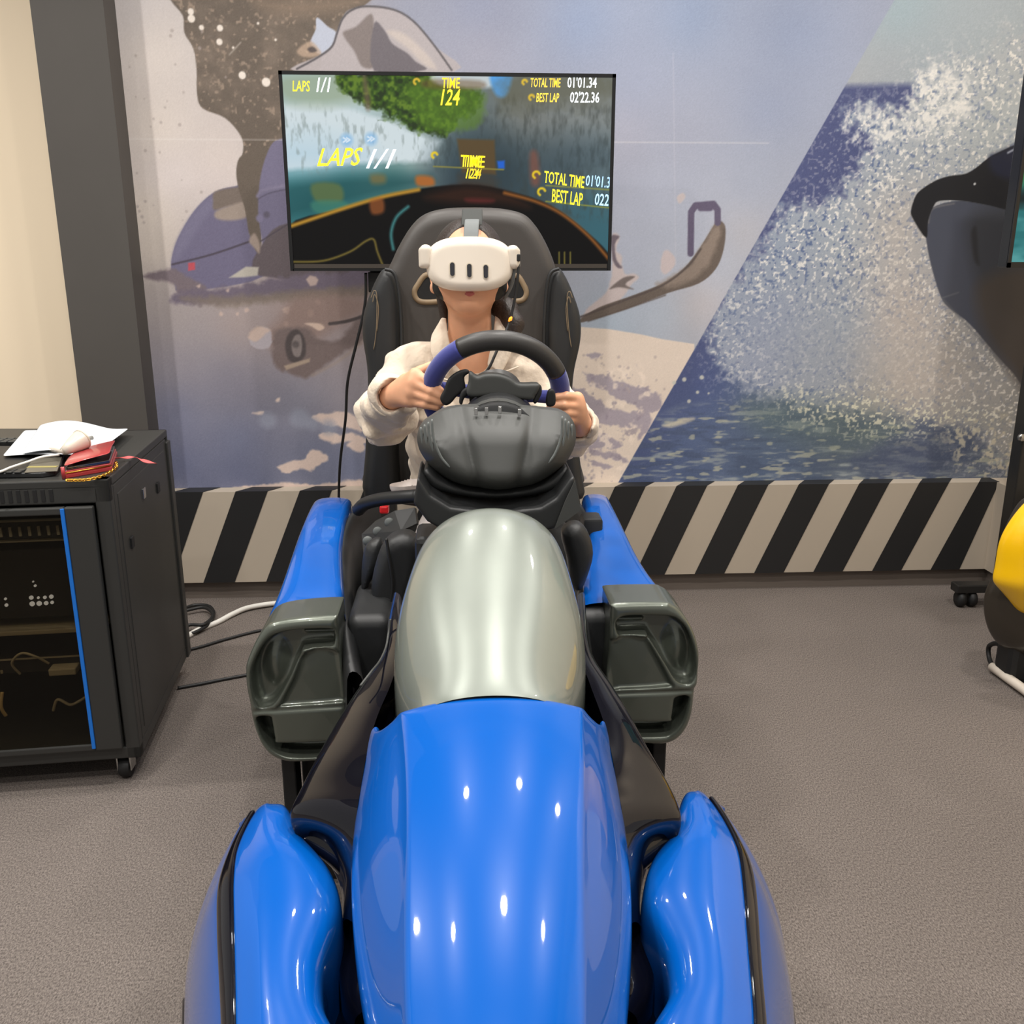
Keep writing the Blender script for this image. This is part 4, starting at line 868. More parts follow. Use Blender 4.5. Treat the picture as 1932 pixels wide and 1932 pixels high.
# ================================================================ steering unit
def unit():
    # dome shaped motor housing, bulging towards the front
    Y = 1.56
    outl = [(850, 770), (812, 788), (792, 806), (787, 832), (797, 860), (826, 893), (868, 914), (935, 922), (1002, 915), (1050, 890), (1075, 862), (1087, 828), (1082, 795), (1062, 778), (1030, 772), (937, 766)]
    P = catmull(Qy(outl, Y), 3, True); cx = (P[:, 0].min()+P[:, 0].max())/2; wz = (P[:, 1].min()+P[:, 1].max())/2; hw = (P[:, 0].max()-P[:, 0].min())/2; hh = (P[:, 1].max()-P[:, 1].min())/2
    v = Vol((cx-hw-0.03, Y-0.16, wz-hh-0.04), (cx+hw+0.03, Y+0.14, wz+hh+0.03), 0.0026)
    def fn(X, Yv, Z):
        d2 = poly_sdf(P, X[:, 0, :], Z[0:1, 0, :])[:, None, :]
        inset = np.clip(-d2/0.055, 0, 1); prof = 1-(1-inset)**2.4                  # bulge profile
        u = np.abs(X-cx); t = np.clip((wz+hh-Z)/(2*hh), 0, 1)
        half = 0.062*(1-0.55*t); ridge = np.exp(-((u-half)/0.010)**2)*0.008*np.clip((0.95-t)*8, 0, 1)
        crown = 0.006*np.clip(1-(u/np.maximum(half, 1e-3))**2, 0, 1)
        front = Y-prof*(0.05+0.055*t)-crown+ridge
        return np.maximum(np.maximum(d2, (front-Yv)*0.75), Yv-(Y+0.03))
    v.put(fn, (P[:, 0].min(), Y-0.11, P[:, 1].min()), (P[:, 0].max(), Y+0.1, P[:, 1].max()))
    d = v.mesh('motor_housing', 'plastic', ride)
    # curved cooling fins on both flanks
    for k in range(4):
        for L in ([(794+7*k, 806-5*k), (797+7*k, 832-2*k), (808+8*k, 862), (826+8*k, 888-2*k)], [(1079-6*k, 800-5*k), (1077-6*k, 830-2*k), (1066-7*k, 860), (1046-7*k, 887-2*k)]):
            MB().tube(catmull([at(px, py, Y-0.024-0.017*k) for px, py in L], 6), [0.0012]+[0.0024]*16+[0.0024, 0.0012], 6).build('fin', 'fin', d, True)
    # dark lip under the dome
    P2 = Qy([(806, 885), (850, 912), (935, 926), (1020, 912), (1066, 882), (1072, 905), (1040, 930), (935, 945), (830, 930), (800, 905)], 1.52)
    v = Vol((-0.12, 1.45, 0.70), (0.24, 1.68, 0.90), 0.003); v.extr(catmull(P2, 3, True), 1.52, 1.64, 0.012); v.mesh('housing_lip', 'plasticdk', d)
    # clamp cradle
    for nm, pts, Yc, dp in [('cradle', [(788, 900), (812, 935), (850, 958), (935, 968), (1020, 958), (1050, 940), (1075, 905), (1083, 898), (1096, 950), (1092, 962), (1046, 998), (960, 1020), (850, 1010), (806, 985), (780, 950)], 1.46, 0.14)]:
        P = Qy(pts, Yc); v = Vol((-0.16, Yc-0.02, 0.66), (0.27, Yc+dp+0.02, 0.90), 0.003); v.extr(P, Yc, Yc+dp, 0.005); v.mesh(nm, 'plasticdk', ride)
    a = at(1085, 905, 1.455); b = at(1095, 962, 1.455); c = at(1046, 997, 1.455); e = at(1066, 945, 1.455)
    mesh('cradle_edge', [a, b, c, e], [(0, 1, 2, 3)], 'plastic', ride, False, sol=0.004)
    # neck between the housing and the wheel
    ctr = np.array([0.062, 1.75, 0.946]); rake = math.radians(30); nrm = np.array([0, -math.cos(rake), -math.sin(rake)])
    nk = MB()
    p0 = at(941, 809, 1.70); p1 = at(940, 842, 1.545)
    nk.tube([p0+(p0-p1)*0.3, p0, p1, p1+(p1-p0)*0.02], [0.070, 0.073, 0.074, 0.069], 32); n_ = nk.build('neck', 'plasticdk', ride, True, sharp=50)
    MB().tube([p1*0.9+p0*0.1, p1*0.7+p0*0.3], 0.0752, 32).build('collar', 'plastic', n_, True, sharp=50)
    for k, (px, py) in enumerate([(898, 772), (918, 771), (943, 769), (980, 774)]):
        q = at(px, py+4, 1.528); MB().bbox(q-np.array([0.003, 0.004, 0.006]), q+np.array([0.003, 0.004, 0.006]), 0.001).build('terminal', 'steel', n_)
    # wheel
    w = mesh('steering_wheel', [(0, 0, 0)], [], None, ride) if False else None
    Rm, rm = 0.1225, 0.0185
    ex = np.array([1.0, 0, 0]); ez = np.array([0, -math.sin(rake), math.cos(rake)])
    def wp(ang, r=Rm, off=0.0): return ctr+r*(math.cos(ang)*ex+math.sin(ang)*ez)+nrm*off
    D = math.radians
    def arc(a0, a1, n=40, r=Rm): return [wp(D(a0+(a1-a0)*i/n), r) for i in range(n+1)]
    hubm = MB().tube([ctr-nrm*0.012, ctr+nrm*0.018], 0.05, 28)
    hub = hubm.build('steering_wheel', 'rimblk', ride, True, sharp=40)
    MB().tube(arc(24, 122), rm, 16).build('rim_grip', 'rimblk', hub, True)
    g1 = MB().tube(arc(122, 212), rm*0.985, 16).build('rim_grip', 'suede', hub, True); tag(g1, 'blue suede grip')
    g2 = MB().tube(arc(-32, 24), rm*0.985, 16).build('rim_grip', 'suede', hub, True); tag(g2, 'blue suede grip')
    MB().tube(arc(212, 328), rm, 16).build('rim_grip', 'rimblk', hub, True)
    for a_, m_ in ((172, 'suede'), (-4, 'suede'), (270, 'rimblk')):
        MB().tube([wp(D(a_), 0.045), wp(D(a_), 0.075), wp(D(a_), 0.10), wp(D(a_), Rm)], [0.014, 0.012, 0.013, 0.017], 12).build('spoke', m_, hub, True)
    # black paddle levers and hub plate
    def plate(name, pts, Yc, dp, m_, rad=0.004, par=hub):
        P = catmull(Qy(pts, Yc), 3, True); v = Vol((P[:, 0].min()-0.015, Yc-0.015, P[:, 1].min()-0.015), (P[:, 0].max()+0.015, Yc+dp+0.015, P[:, 1].max()+0.015), 0.002)
        v.extr(P, Yc, Yc+dp, rad); return v.mesh(name, m_, par)
    plate('paddle', [(838, 735), (845, 716), (862, 702), (880, 697), (886, 704), (876, 712), (878, 735), (862, 748), (850, 762), (838, 765), (830, 752)], 1.695, 0.012, 'rubber')
    plate('paddle', [(866, 760), (870, 740), (884, 730), (908, 732), (890, 742), (876, 752), (872, 764)], 1.68, 0.012, 'rubber')
    plate('paddle', [(1030, 758), (1034, 738), (1042, 734), (1048, 742), (1048, 764), (1034, 768)], 1.68, 0.012, 'rubber')
    plate('paddle', [(1006, 758), (1012, 740), (1016, 726), (1022, 730), (1022, 744), (1012, 762)], 1.67, 0.012, 'rubber')
    plate('hub_plate', [(886, 702), (900, 710), (915, 706), (940, 706), (962, 713), (980, 724), (1015, 724), (1018, 734), (1010, 748), (1000, 756), (935, 748), (890, 750), (880, 740), (884, 722)], 1.665, 0.03, 'plastic', 0.006)
unit()
# ================================================================ televisions
def text(name, body, p, size, col, parent, shear=0.25, sx=1.0, strength=1.1, rot=0.0, align='LEFT'):
    cu = bpy.data.curves.new(name, 'FONT'); cu.body = body; cu.size = size; cu.shear = shear; cu.align_x = align; cu.extrude = 0.0; cu.resolution_u = 2; cu.offset = size*0.012
    ob = bpy.data.objects.new(name, cu); COL.objects.link(ob); dg = bpy.context.evaluated_depsgraph_get()
    me = bpy.data.meshes.new_from_object(ob.evaluated_get(dg)); bpy.data.objects.remove(ob)
    V = np.array([v.co for v in me.vertices]); c, s_ = math.cos(rot), math.sin(rot)
    W3 = np.stack([p[0]+(V[:, 0]*c-V[:, 1]*s_)*sx, np.full(len(V), p[1]), p[2]+V[:, 0]*s_+V[:, 1]*c], 1)
    Fc = [tuple(q.vertices) for q in me.polygons]
    key = 'txt_%d_%d_%d_%.1f' % (*col, strength)
    if key not in M: M[key] = mat('screen_text_%d_%d_%d' % col, col, 0.5, emit=(col, strength))
    return mesh(name, W3, Fc, key, parent, False)
TVY = 2.88
tv = thing('television', 'wide flat television showing a blurry racing game behind the seat', 'television', (-0.027, TVY, 1.15))
tl, br = at(527, 135, TVY), at(1152, 511, TVY); TX0, TX1, TZ0, TZ1 = -0.506, 0.4515, 1.154, 1.70
MB().bbox((TX0, TVY, TZ0), (TX1, TVY+0.05, TZ1), 0.004).build('casing', 'tvblack', tv)
MB().box((TX0+0.008, TVY-0.004, TZ0), (TX1-0.008, TVY, TZ0+0.006)).build('bottom_bezel', 'tvblack', tv)
MB().box((TX0+0.012, TVY-0.003, TZ0+0.008), (TX1-0.012, TVY+0.0, TZ0+0.020)).build('chin', 'tvedge', tv)
MB().box((TX0, TVY-0.004, TZ1-0.010), (TX1, TVY, TZ1)).build('bezel', 'tvblack', tv)
MB().box((TX0, TVY-0.004, TZ0), (TX0+0.010, TVY, TZ1)).build('bezel', 'tvblack', tv)
MB().box((TX1-0.010, TVY-0.004, TZ0), (TX1, TVY, TZ1)).build('bezel', 'tvblack', tv)
def paint_game():
    p = Print(TVY-0.0005, TX0+0.010, TX1-0.010, TZ0+0.020, TZ1-0.010, 0.0022); p.R = p.fbm(0.02, 3); n = p.fbm(0.03, 4); st = p.fbm(0.03, 3, aspect=0.35); leaf = p.fbm(0.012, 2)
    p.A = p.idw([(560, 240, (205, 218, 222)), (650, 230, (212, 222, 224)), (740, 270, (205, 212, 210)), (600, 270, (196, 212, 222)), (560, 300, (150, 185, 190)), (800, 290, (180, 190, 185)), (560, 340, (30, 110, 115)), (650, 340, (24, 96, 98)), (740, 330, (30, 90, 88)), (600, 380, (26, 86, 90)),
        (1000, 225, (128, 128, 122)), (1090, 215, (138, 138, 132)), (1140, 230, (136, 138, 134)), (1040, 250, (120, 124, 122)), (1130, 275, (128, 142, 148)), (1090, 260, (120, 130, 134)), (950, 330, (40, 52, 58)), (1000, 380, (44, 66, 76)), (1100, 400, (50, 92, 104)), (1130, 450, (52, 98, 110)), (870, 330, (46, 62, 72)), (880, 360, (40, 46, 50)), (1060, 320, (74, 88, 94))], power=3.2)
    p.poly([(535, 196), (600, 192), (660, 205), (730, 228), (800, 258), (832, 266), (812, 306), (700, 306), (535, 322)], (206, 218, 222), 0.008, False, rough=0.004)
    p.poly([(535, 262), (640, 268), (700, 300), (535, 318)], (176, 204, 220), 0.05, op=0.7)
    p.put((120, 132, 128), p.mask([(535, 205), (660, 210), (830, 268), (810, 305), (535, 320)], 0.02)*np.clip((st-0.56)*2.2, 0, 0.45))
    p.put((58, 62, 58), p.mask([(832, 262), (880, 235), (960, 180), (1000, 180), (1155, 200), (1155, 420), (1000, 400), (850, 330), (800, 310)], 0.01, False)*np.clip((0.6-st)*1.2, 0.0, 0.45))
    p.poly([(828, 266), (868, 238), (1000, 255), (1155, 262), (1155, 330), (980, 345), (870, 350), (800, 335)], (44, 62, 72), 0.04, op=0.45)
    # trees along the top
    p.poly([(535, 140), (700, 140), (720, 180), (650, 195), (600, 200), (535, 190)], (150, 165, 140), 0.02, op=0.8)
    mt = p.mask([(640, 138), (790, 138), (860, 165), (905, 168), (900, 200), (862, 232), (830, 256), (790, 246), (740, 222), (690, 200), (655, 178)], 0.008, rough=0.02); p.put((58, 84, 34), mt); p.put((112, 140, 48), mt*np.clip((leaf-0.5)*3, 0, 0.75)); p.put((38, 48, 32), mt*np.clip((0.46-leaf)*4, 0, 0.75))
    p.poly([(770, 160), (905, 168), (905, 232), (860, 245), (800, 240)], (92, 128, 40), 0.01, op=0.6, rough=0.01)
    p.poly([(820, 140), (930, 140), (928, 165), (830, 160)], (214, 222, 226), 0.006, op=0.8); p.poly([(925, 140), (965, 140), (955, 180), (935, 178)], (90, 160, 225), 0.006)
    p.poly([(962, 138), (1156, 138), (1156, 185), (1040, 200), (950, 205)], (92, 90, 70), 0.03, op=0.55, rough=0.02)
    p.poly([(690, 140), (700, 200), (690, 205), (684, 150)], (120, 100, 80), 0.006, op=0.6)
    # road boards, door, cockpit
    p.poly([(545, 345), (790, 330), (800, 350), (735, 365), (560, 410), (545, 415)], (24, 70, 74), 0.02, op=0.6)
    p.poly([(588, 348), (640, 348), (645, 380), (600, 384)], (96, 110, 64), 0.006, op=0.8); p.poly([(590, 380), (650, 380), (652, 398), (598, 402)], (60, 120, 104), 0.006, op=0.8); p.poly([(700, 330), (725, 330), (726, 345), (702, 346)], (126, 106, 60), 0.008, op=0.7)
    p.poly([(862, 262), (933, 264), (936, 330), (872, 326)], (92, 72, 44), 0.004, False, op=0.9); p.poly([(868, 326), (930, 330), (930, 360), (875, 360)], (64, 60, 54), 0.01, op=0.7)
    p.poly([(786, 332), (815, 334), (818, 350), (788, 350)], (176, 100, 42), 0.006, op=0.9); p.poly([(938, 304), (952, 303), (952, 318), (940, 318)], (36, 96, 200), 0.003, False)
    p.poly([(1000, 290), (1014, 290), (1018, 345), (1002, 345)], (130, 80, 66), 0.008, op=0.7)
    p.poly([(540, 430), (640, 395), (760, 362), (880, 348), (965, 362), (1040, 388), (1110, 440), (1155, 490), (1155, 540), (530, 540)], (9, 8, 9), 0.003)
    p.poly([(800, 372), (880, 350), (960, 366), (1000, 392), (940, 384), (860, 384)], (54, 30, 20), 0.015, op=0.8); p.poly([(880, 374), (930, 376), (925, 383), (885, 382)], (110, 40, 40), 0.006, op=0.6)
    p.stroke([(545, 428), (640, 396), (720, 372), (790, 358)], 0.011, (170, 128, 46), 0.004); p.stroke([(952, 364), (1010, 380), (1060, 404), (1110, 445), (1148, 488)], 0.008, (150, 92, 40), 0.005)
    p.poly([(698, 380), (722, 375), (724, 400), (702, 404)], (160, 90, 44), 0.006, op=0.7)
    p.stroke([(552, 494), (610, 492), (660, 475), (690, 455), (705, 452), (712, 475), (722, 500)], 0.006, (110, 96, 44), 0.003)
    p.stroke([(770, 390), (748, 410), (738, 440), (742, 470)], 0.007, (70, 140, 140), 0.005)
    for x in (1055, 1065, 1076): p.stroke([(x, 476), (x, 498)], 0.004, (120, 110, 50), 0.002, smooth=False)
    for (x, y) in [(654, 264), (700, 262)]: p.dot(x, y, 0.014, (120, 176, 226), 0.9, 0.01)
    p.stroke([(818, 314), (950, 320)], 0.003, (150, 140, 60), 0.002, smooth=False); p.stroke([(1030, 350), (1149, 358)], 0.003, (150, 150, 60), 0.002, smooth=False); p.stroke([(1030, 380), (1149, 392)], 0.003, (150, 150, 60), 0.002, smooth=False)
    p.poly([(805, 150), (905, 152), (905, 168), (805, 166)], (110, 80, 50), 0.006, op=0.5)
    for (x, y, r) in [(786, 154, 0.012), (990, 155, 0.010), (1003, 184, 0.011), (820, 293, 0.012), (1012, 330, 0.015), (1022, 362, 0.016)]:
        c = (232, 200, 40) if y > 280 else (226, 190, 60)
        a = np.linspace(0.3, 4.2, 7); p.stroke([(x+r/0.0019*math.cos(t)*0.8, y-r/0.0019*math.sin(t)*0.8) for t in a], 0.0065, c, 0.002, 0.95)
    for (x, y) in [(648, 264), (694, 262)]: p.stroke([(x, y-4), (x+6, y), (x, y+4)], 0.003, (250, 250, 250), 0.002, smooth=False); p.stroke([(x+6, y-4), (x+12, y), (x+6, y+4)], 0.003, (250, 250, 250), 0.002, smooth=False)
    return p
M['screen'] = print_mat('screen_picture', 0.95)
scr = paint_game().sheet('screen', M['screen'], tv)
YEL, WHT, ORG = (236, 214, 40), (226, 236, 244), (244, 196, 40)
def tpx(body, px, py, hpx, col, shear=0.25, sx=1.0, rot=0.0, st=1.0):
    text('screen_text', body, at(px, py, TVY-0.0015), hpx*0.00178, col, scr, shear, sx, st, rot)
tpx('LAPS', 551, 172, 22, (210, 190, 40), 0.15, 0.60); tpx('1/1', 592, 173, 30, WHT, 0.3, 0.72)
tpx('TIME', 833, 166, 22, ORG, 0.12, 0.62); tpx('124', 826, 198, 34, ORG, 0.3, 0.66)
tpx('TOTAL TIME', 1000, 164, 19, (226, 186, 60), 0.15, 0.46); tpx("01'01.34", 1070, 165, 22, WHT, 0.05, 0.64)
tpx('BEST LAP', 1011, 192, 19, (226, 186, 60), 0.15, 0.48); tpx("02'22.36", 1075, 193, 22, WHT, 0.05, 0.64)
tpx('LAPS', 596, 313, 38, YEL, 0.45, 0.86, 0.02); tpx('1/1', 682, 317, 42, (205, 222, 240), 0.5, 0.95)
tpx('TIME', 868, 314, 26, YEL, 0.12, 0.66, -0.03); tpx('TIME', 872, 314, 26, (210, 190, 40), 0.12, 0.66, -0.03, 0.7); tpx('124', 875, 336, 22, (220, 200, 40), 0.3, 0.70, -0.03); tpx('124', 880, 336, 22, (190, 170, 40), 0.3, 0.70, -0.03, 0.7)
tpx('TOTAL TIME', 1026, 344, 26, YEL, 0.08, 0.46, -0.06); tpx("01'01.3", 1104, 350, 24, (150, 190, 230), 0.1, 0.60, -0.05)
tpx('BEST LAP', 1040, 380, 29, YEL, 0.08, 0.44, -0.06); tpx('022', 1121, 386, 26, (160, 200, 235), 0.1, 0.62, -0.05)
# stand of the television: twin posts on a castor base
def stand(name, label, cx, Y, ztop, half, floor_half):
    t = thing(name, label, 'stand', (cx, Y+0.1, 0))
    for s in (-1, 1): MB().bbox((cx+s*half-0.028, Y+0.09, 0.06), (cx+s*half+0.028, Y+0.15, ztop), 0.004).build('post', 'post', t)
    MB().bbox((cx-half-0.03, Y+0.05, ztop-0.36), (cx+half+0.03, Y+0.09, ztop-0.30), 0.003).build('bracket', 'post', t)
    MB().bbox((cx-half, Y+0.10, 0.30), (cx+half, Y+0.14, 0.34), 0.003).build('crossbar', 'post', t)
    for s in (-1, 1):
        MB().bbox((cx+s*floor_half-0.025, Y-0.05, 0.055), (cx+s*floor_half+0.025, Y+0.24, 0.09), 0.004).build('base_leg', 'post', t)
        for yy in (Y-0.03, Y+0.22):
            c = MB().lathe([(0.0, -0.012), (0.024, -0.012), (0.026, 0.0), (0.024, 0.012), (0.0, 0.012)], (cx+s*floor_half, yy, 0.027), 'x', 16).build('castor', 'rubber', t, True)
            MB().bbox((cx+s*floor_half-0.016, yy-0.012, 0.03), (cx+s*floor_half+0.016, yy+0.012, 0.056), 0.002).build('castor_fork', 'steel', c)
    MB().bbox((cx-floor_half, Y+0.10, 0.055), (cx+floor_half, Y+0.15, 0.09), 0.004).build('base_bar', 'post', t)
    return t
stand('television_stand', 'black twin post stand of the television behind the seat', -0.018, TVY-0.005, 1.45, 0.235, 0.235)
# second television cut by the right edge of the photo
tv2 = thing('television', 'second television at the right edge showing green and teal water', 'television', (2.05, 2.9, 1.16))
a = at(1899, 505, 2.72); RX = a[0]; RZ = a[2]; RY = 2.72; RW = 0.34
tv2.location = (RX+RW/2, RY, RZ); BASES[tv2.name] = tuple(tv2.location)
MB().bbox((RX, RY, RZ), (RX+RW, RY+0.05, RZ+0.6), 0.004).build('casing', 'tvblack', tv2)
def paint_water():
    p = Print(RY-0.001, RX+0.012, RX+RW-0.012, RZ+0.016, RZ+0.588, 0.004); p.R = p.fbm(0.03, 2); n = p.fbm(0.06, 4, aspect=3); X = np.linspace(0, 1, p.nz)[None, :]
    p.A[:] = (40, 110, 112); p.put((90, 160, 160), np.clip((n-0.55)*4, 0, 0.8)); p.put((24, 60, 58), np.clip((0.45-n)*4, 0, 0.8)); p.put((70, 130, 60), np.clip(1-np.abs(X-0.42)*12, 0, 1)*0.8*np.ones((p.nx, 1))); p.put((20, 32, 34), np.clip(1-np.abs(X-0.31)*16, 0, 1)*np.ones((p.nx, 1)))
    return p
paint_water().sheet('screen', M['screen'], tv2)
MB().box((RX, RY-0.004, RZ), (RX+RW, RY, RZ+0.014)).build('bezel', 'tvblack', tv2); MB().box((RX, RY-0.004, RZ), (RX+0.010, RY, RZ+0.6)).build('bezel', 'tvblack', tv2)
t = thing('television_stand', 'broad black post stand at the right edge beside the yellow machine', 'stand', (1.95, 3.0, 0))
pa = at(1917, 780, 3.06)
po = MB().bbox((pa[0], 3.0, 0.05), (pa[0]+0.08, 3.06, 1.6), 0.004).build('post', 'post', t)
q = at(1919, 828, 2.975); MB().lathe([(0.0, -0.006), (0.012, -0.006), (0.014, 0.004)], (q[0]+0.03, 2.998, q[2]), 'y', 16).build('bolt', 'steel', po, True)
MB().bbox((1.72, 2.97, 0.055), (1.93, 3.02, 0.085), 0.004).build('base_leg', 'post', t)
for xx in (1.745, 1.785):
    c = MB().lathe([(0.0, -0.011), (0.026, -0.011), (0.028, 0.0), (0.026, 0.011), (0.0, 0.011)], (xx, 2.99, 0.029), 'x', 16).build('castor', 'rubber', t, True)
# ================================================================ yellow machine at the right edge
ym = thing('ride_machine', 'yellow and dark brown ride machine cut off by the right edge', 'simulator', (1.75, 2.3, 0))
def hull(name, m, rowsdef):
    rows = []
    for pts in rowsdef: rows.append(catmull([at(*p) for p in pts], 4))
    return loft(name, rows, m, ym, 1)
# nose of the yellow shell: sections run from the visible left edge towards the right, beyond the frame
def shell(name, m, left, Ydep, dx, bulge):
    rows = []
    for k, f in enumerate((0, 0.06, 0.2, 0.5, 0.8, 0.94, 1.0)):
        row = []
        for (px, py) in left:
            p = at(px, py, Ydep); row.append((p[0]+dx*f, p[1]-bulge*max(0.0, math.sin(f*math.pi))**0.6, p[2]+0.02*math.sin(f*math.pi)))
        rows.append(row)
    return loft(name, rows, m, ym, 2, sol=0.01)
shell('shell', 'yellow', [(1960, 925), (1932, 942), (1905, 975), (1884, 1010), (1877, 1040), (1874, 1070), (1866, 1096), (1880, 1110), (1902, 1135), (1918, 1157), (1935, 1157), (1965, 1130)], 2.35, 0.35, 0.12)
shell('hull', 'brownblk', [(1925, 930), (1895, 985), (1882, 1030), (1874, 1072), (1862, 1100), (1853, 1120), (1851, 1150), (1858, 1185), (1875, 1215), (1905, 1232), (1960, 1250)], 2.42, 0.38, 0.13)
MB().bbox((1.56, 2.37, 0.0), (1.9, 2.46, 0.25), 0.02).build('foot', 'rubber', ym)
loop = MB().tube(catmull([atz(*p) for p in [(1905, 1222, 0.10), (1880, 1214, 0.09), (1866, 1220, 0.06), (1866, 1240, 0.03), (1873, 1258, 0.02)]], 6), 0.007, 8).build('bumper_loop', 'rubber', ym, True)
MB().tube([atz(1872, 1258, 0.018), atz(1900, 1278, 0.018), atz(1935, 1303, 0.018), atz(1990, 1345, 0.018)], 0.014, 14).build('bumper_bar', 'whiteplastic', ym, True)
MB().tube(catmull([atz(*p) for p in [(1885, 1215, 0.06), (1910, 1230, 0.05), (1935, 1252, 0.04), (1980, 1300, 0.03)]], 6), 0.010, 8).build('ski', 'rubber', ym, True)
# ================================================================ server cabinet
RA = math.radians(5.3); rc, rs = math.cos(RA), math.sin(RA); RO = np.array([-0.765, 1.985, 0.0])
def rk(u, v, z): return (RO[0]+u*rc-v*rs, RO[1]+u*rs+v*rc, z)      # u: along the front (negative = left), v: depth
rack = thing('server_cabinet', 'black server cabinet on castors with smoked door and blue strip', 'cabinet', (RO[0]-0.3, RO[1]+0.22, 0))
def rbox(name, m, lo, hi, parent=rack, b=0.003, smooth=False):
    o = MB().bbox(lo, hi, b); o.V = [rk(*p) for p in o.V]; return o.build(name, m, parent, smooth)
RWd, RDp, RZ0, RZ1 = 0.60, 0.60, 0.065, 0.735
rbox('top_panel', 'rack', (-RWd, 0, RZ1-0.02), (0, RDp, RZ1))
rbox('bottom_panel', 'rack', (-RWd, 0, RZ0), (0, RDp, RZ0+0.03))
sp = rbox('side_panel', 'rack', (-0.012, 0.03, RZ0+0.03), (0.0, RDp-0.03, RZ1-0.02)); rbox('side_panel', 'rack', (-RWd, 0.03, RZ0+0.03), (-RWd+0.012, RDp-0.03, RZ1-0.02))
rbox('panel_inset', 'rack', (-0.004, 0.055, RZ0+0.05), (0.0015, RDp-0.06, RZ1-0.045), sp)
for (v_, z_, m_) in ((0.27, 0.635, 'steel'), (0.42, 0.612, 'rubber'), (0.12, 0.555, 'rubber')): rbox('latch', m_, (0.0005, v_-0.012, z_-0.012), (0.006, v_+0.012, z_+0.014), sp, 0.001)
rbox('back_panel', 'rack', (-RWd, RDp-0.01, RZ0), (0, RDp, RZ1)); rbox('corner_post', 'rack', (-0.03, RDp-0.035, RZ0), (0.006, RDp+0.004, RZ1-0.03)); rbox('corner_post', 'rack', (-0.032, 0.0, RZ0), (0, 0.03, RZ1))
rbox('front_lintel', 'rack', (-RWd, 0.0, RZ1-0.052), (0, 0.022, RZ1-0.012))
for k in range(26):
    u = -0.115-k*0.0165; rbox('vent_slot', 'rubber', (u-0.008, -0.0015, RZ1-0.045), (u, 0.002, RZ1-0.018), rack, 0.0004)
door = rbox('door', 'rack', (-0.093, -0.016, RZ0+0.034), (-0.034, 0.0, RZ1-0.056), rack)
rbox('door_rail', 'rack', (-RWd, -0.016, RZ0+0.034), (-0.093, 0.0, RZ0+0.05), door); rbox('door_rail', 'rack', (-RWd, -0.016, RZ1-0.072), (-0.093, 0.0, RZ1-0.056), door)
rbox('glass_pane', 'smoke', (-RWd, -0.012, RZ0+0.05), (-0.093, -0.008, RZ1-0.072), door, 0.0005)
rbox('blue_strip', 'bluestrip', (-0.100, -0.0185, RZ0+0.040), (-0.092, -0.013, RZ1-0.058), door, 0.001)
for (u, v_) in ((-0.045, 0.035), (-0.045, RDp-0.03), (-RWd+0.05, 0.035), (-RWd+0.05, RDp-0.03)):
    c = rk(u, v_, 0.027); w_ = MB().lathe([(0.0, -0.012), (0.024, -0.012), (0.027, -0.004), (0.027, 0.004), (0.024, 0.012), (0.0, 0.012)], c, 'x', 18).build('castor', 'rubber', rack, True, sharp=40)
    MB().bbox((c[0]-0.017, c[1]-0.016, 0.022), (c[0]-0.013, c[1]+0.016, 0.066), 0.001).build('castor_fork', 'steel', w_); MB().bbox((c[0]+0.013, c[1]-0.016, 0.022), (c[0]+0.017, c[1]+0.016, 0.066), 0.001).build('castor_fork', 'steel', w_)
# equipment inside, seen dimly through the door
def unit_box(name, label, cat, z0, z1, m, u0=-RWd+0.03, u1=-0.06, v0=0.07, v1=0.34):
    t = thing(name, label, cat, rk((u0+u1)/2, v0, z0)); rbox('chassis', m, (u0, v0, z0), (u1, v1, z1), t); return t
t = unit_box('network_hub', 'grey slotted network hub on the upper shelf inside the cabinet', 'network hub', 0.588, 0.632, 'rackin')
rbox('ledge', 'rackgrey', (-RWd+0.03, 0.055, 0.585), (-0.06, 0.07, 0.589), t); rbox('ledge', 'rackgrey', (-RWd+0.03, 0.055, 0.632), (-0.06, 0.07, 0.635), t)
for k in range(24): rbox('port', 'rackgrey', (-0.075-k*0.02-0.006, 0.066, 0.596), (-0.075-k*0.02, 0.0705, 0.618), t, 0.0004)
t = unit_box('network_switch', 'dark network switch with bright round lights inside the cabinet', 'switch', 0.40, 0.565, 'rackin')
for k, (u, z_, r) in enumerate([(-0.215, 0.435, 6), (-0.20, 0.435, 6), (-0.185, 0.435, 5), (-0.172, 0.436, 4), (-0.215, 0.45, 5), (-0.20, 0.449, 3), (-0.186, 0.449, 4), (-0.172, 0.45, 5), (-0.203, 0.478, 3), (-0.206, 0.488, 2), (-0.27, 0.435, 4), (-0.27, 0.45, 3)]):
    c = rk(u, 0.068, z_); MB().lathe([(0.0, -0.001), (r*0.00095, -0.001), (r*0.00095, 0.002)], c, 'y', 10).build('indicator_lamp', M.setdefault('led', mat('led_white', (235, 238, 245), 0.3, emit=((235, 238, 245), 0.5))), t)
t = unit_box('equipment_shelf', 'pale edged equipment shelf in the middle of the cabinet', 'shelf', 0.366, 0.378, 'rackgrey', v0=0.05)
t = unit_box('power_strip', 'slotted power strip with a pale plug low in the cabinet', 'power strip', 0.265, 0.30, 'rackin')
rbox('ledge', 'rackgrey', (-RWd+0.03, 0.065, 0.30), (-0.06, 0.072, 0.303), t); rbox('plug', 'rackgrey', (-0.19, 0.035, 0.268), (-0.13, 0.07, 0.285), t)
for k in range(12): rbox('socket_slot', 'rackgrey', (-0.30-k*0.014-0.005, 0.067, 0.268), (-0.30-k*0.014, 0.0705, 0.276), t, 0.0004)
def cable(name, label, pts, r, m, n=8, res=8): return tag(MB().tube(catmull(pts, res), r, n).build(name, m, None, True), label, 'cable')
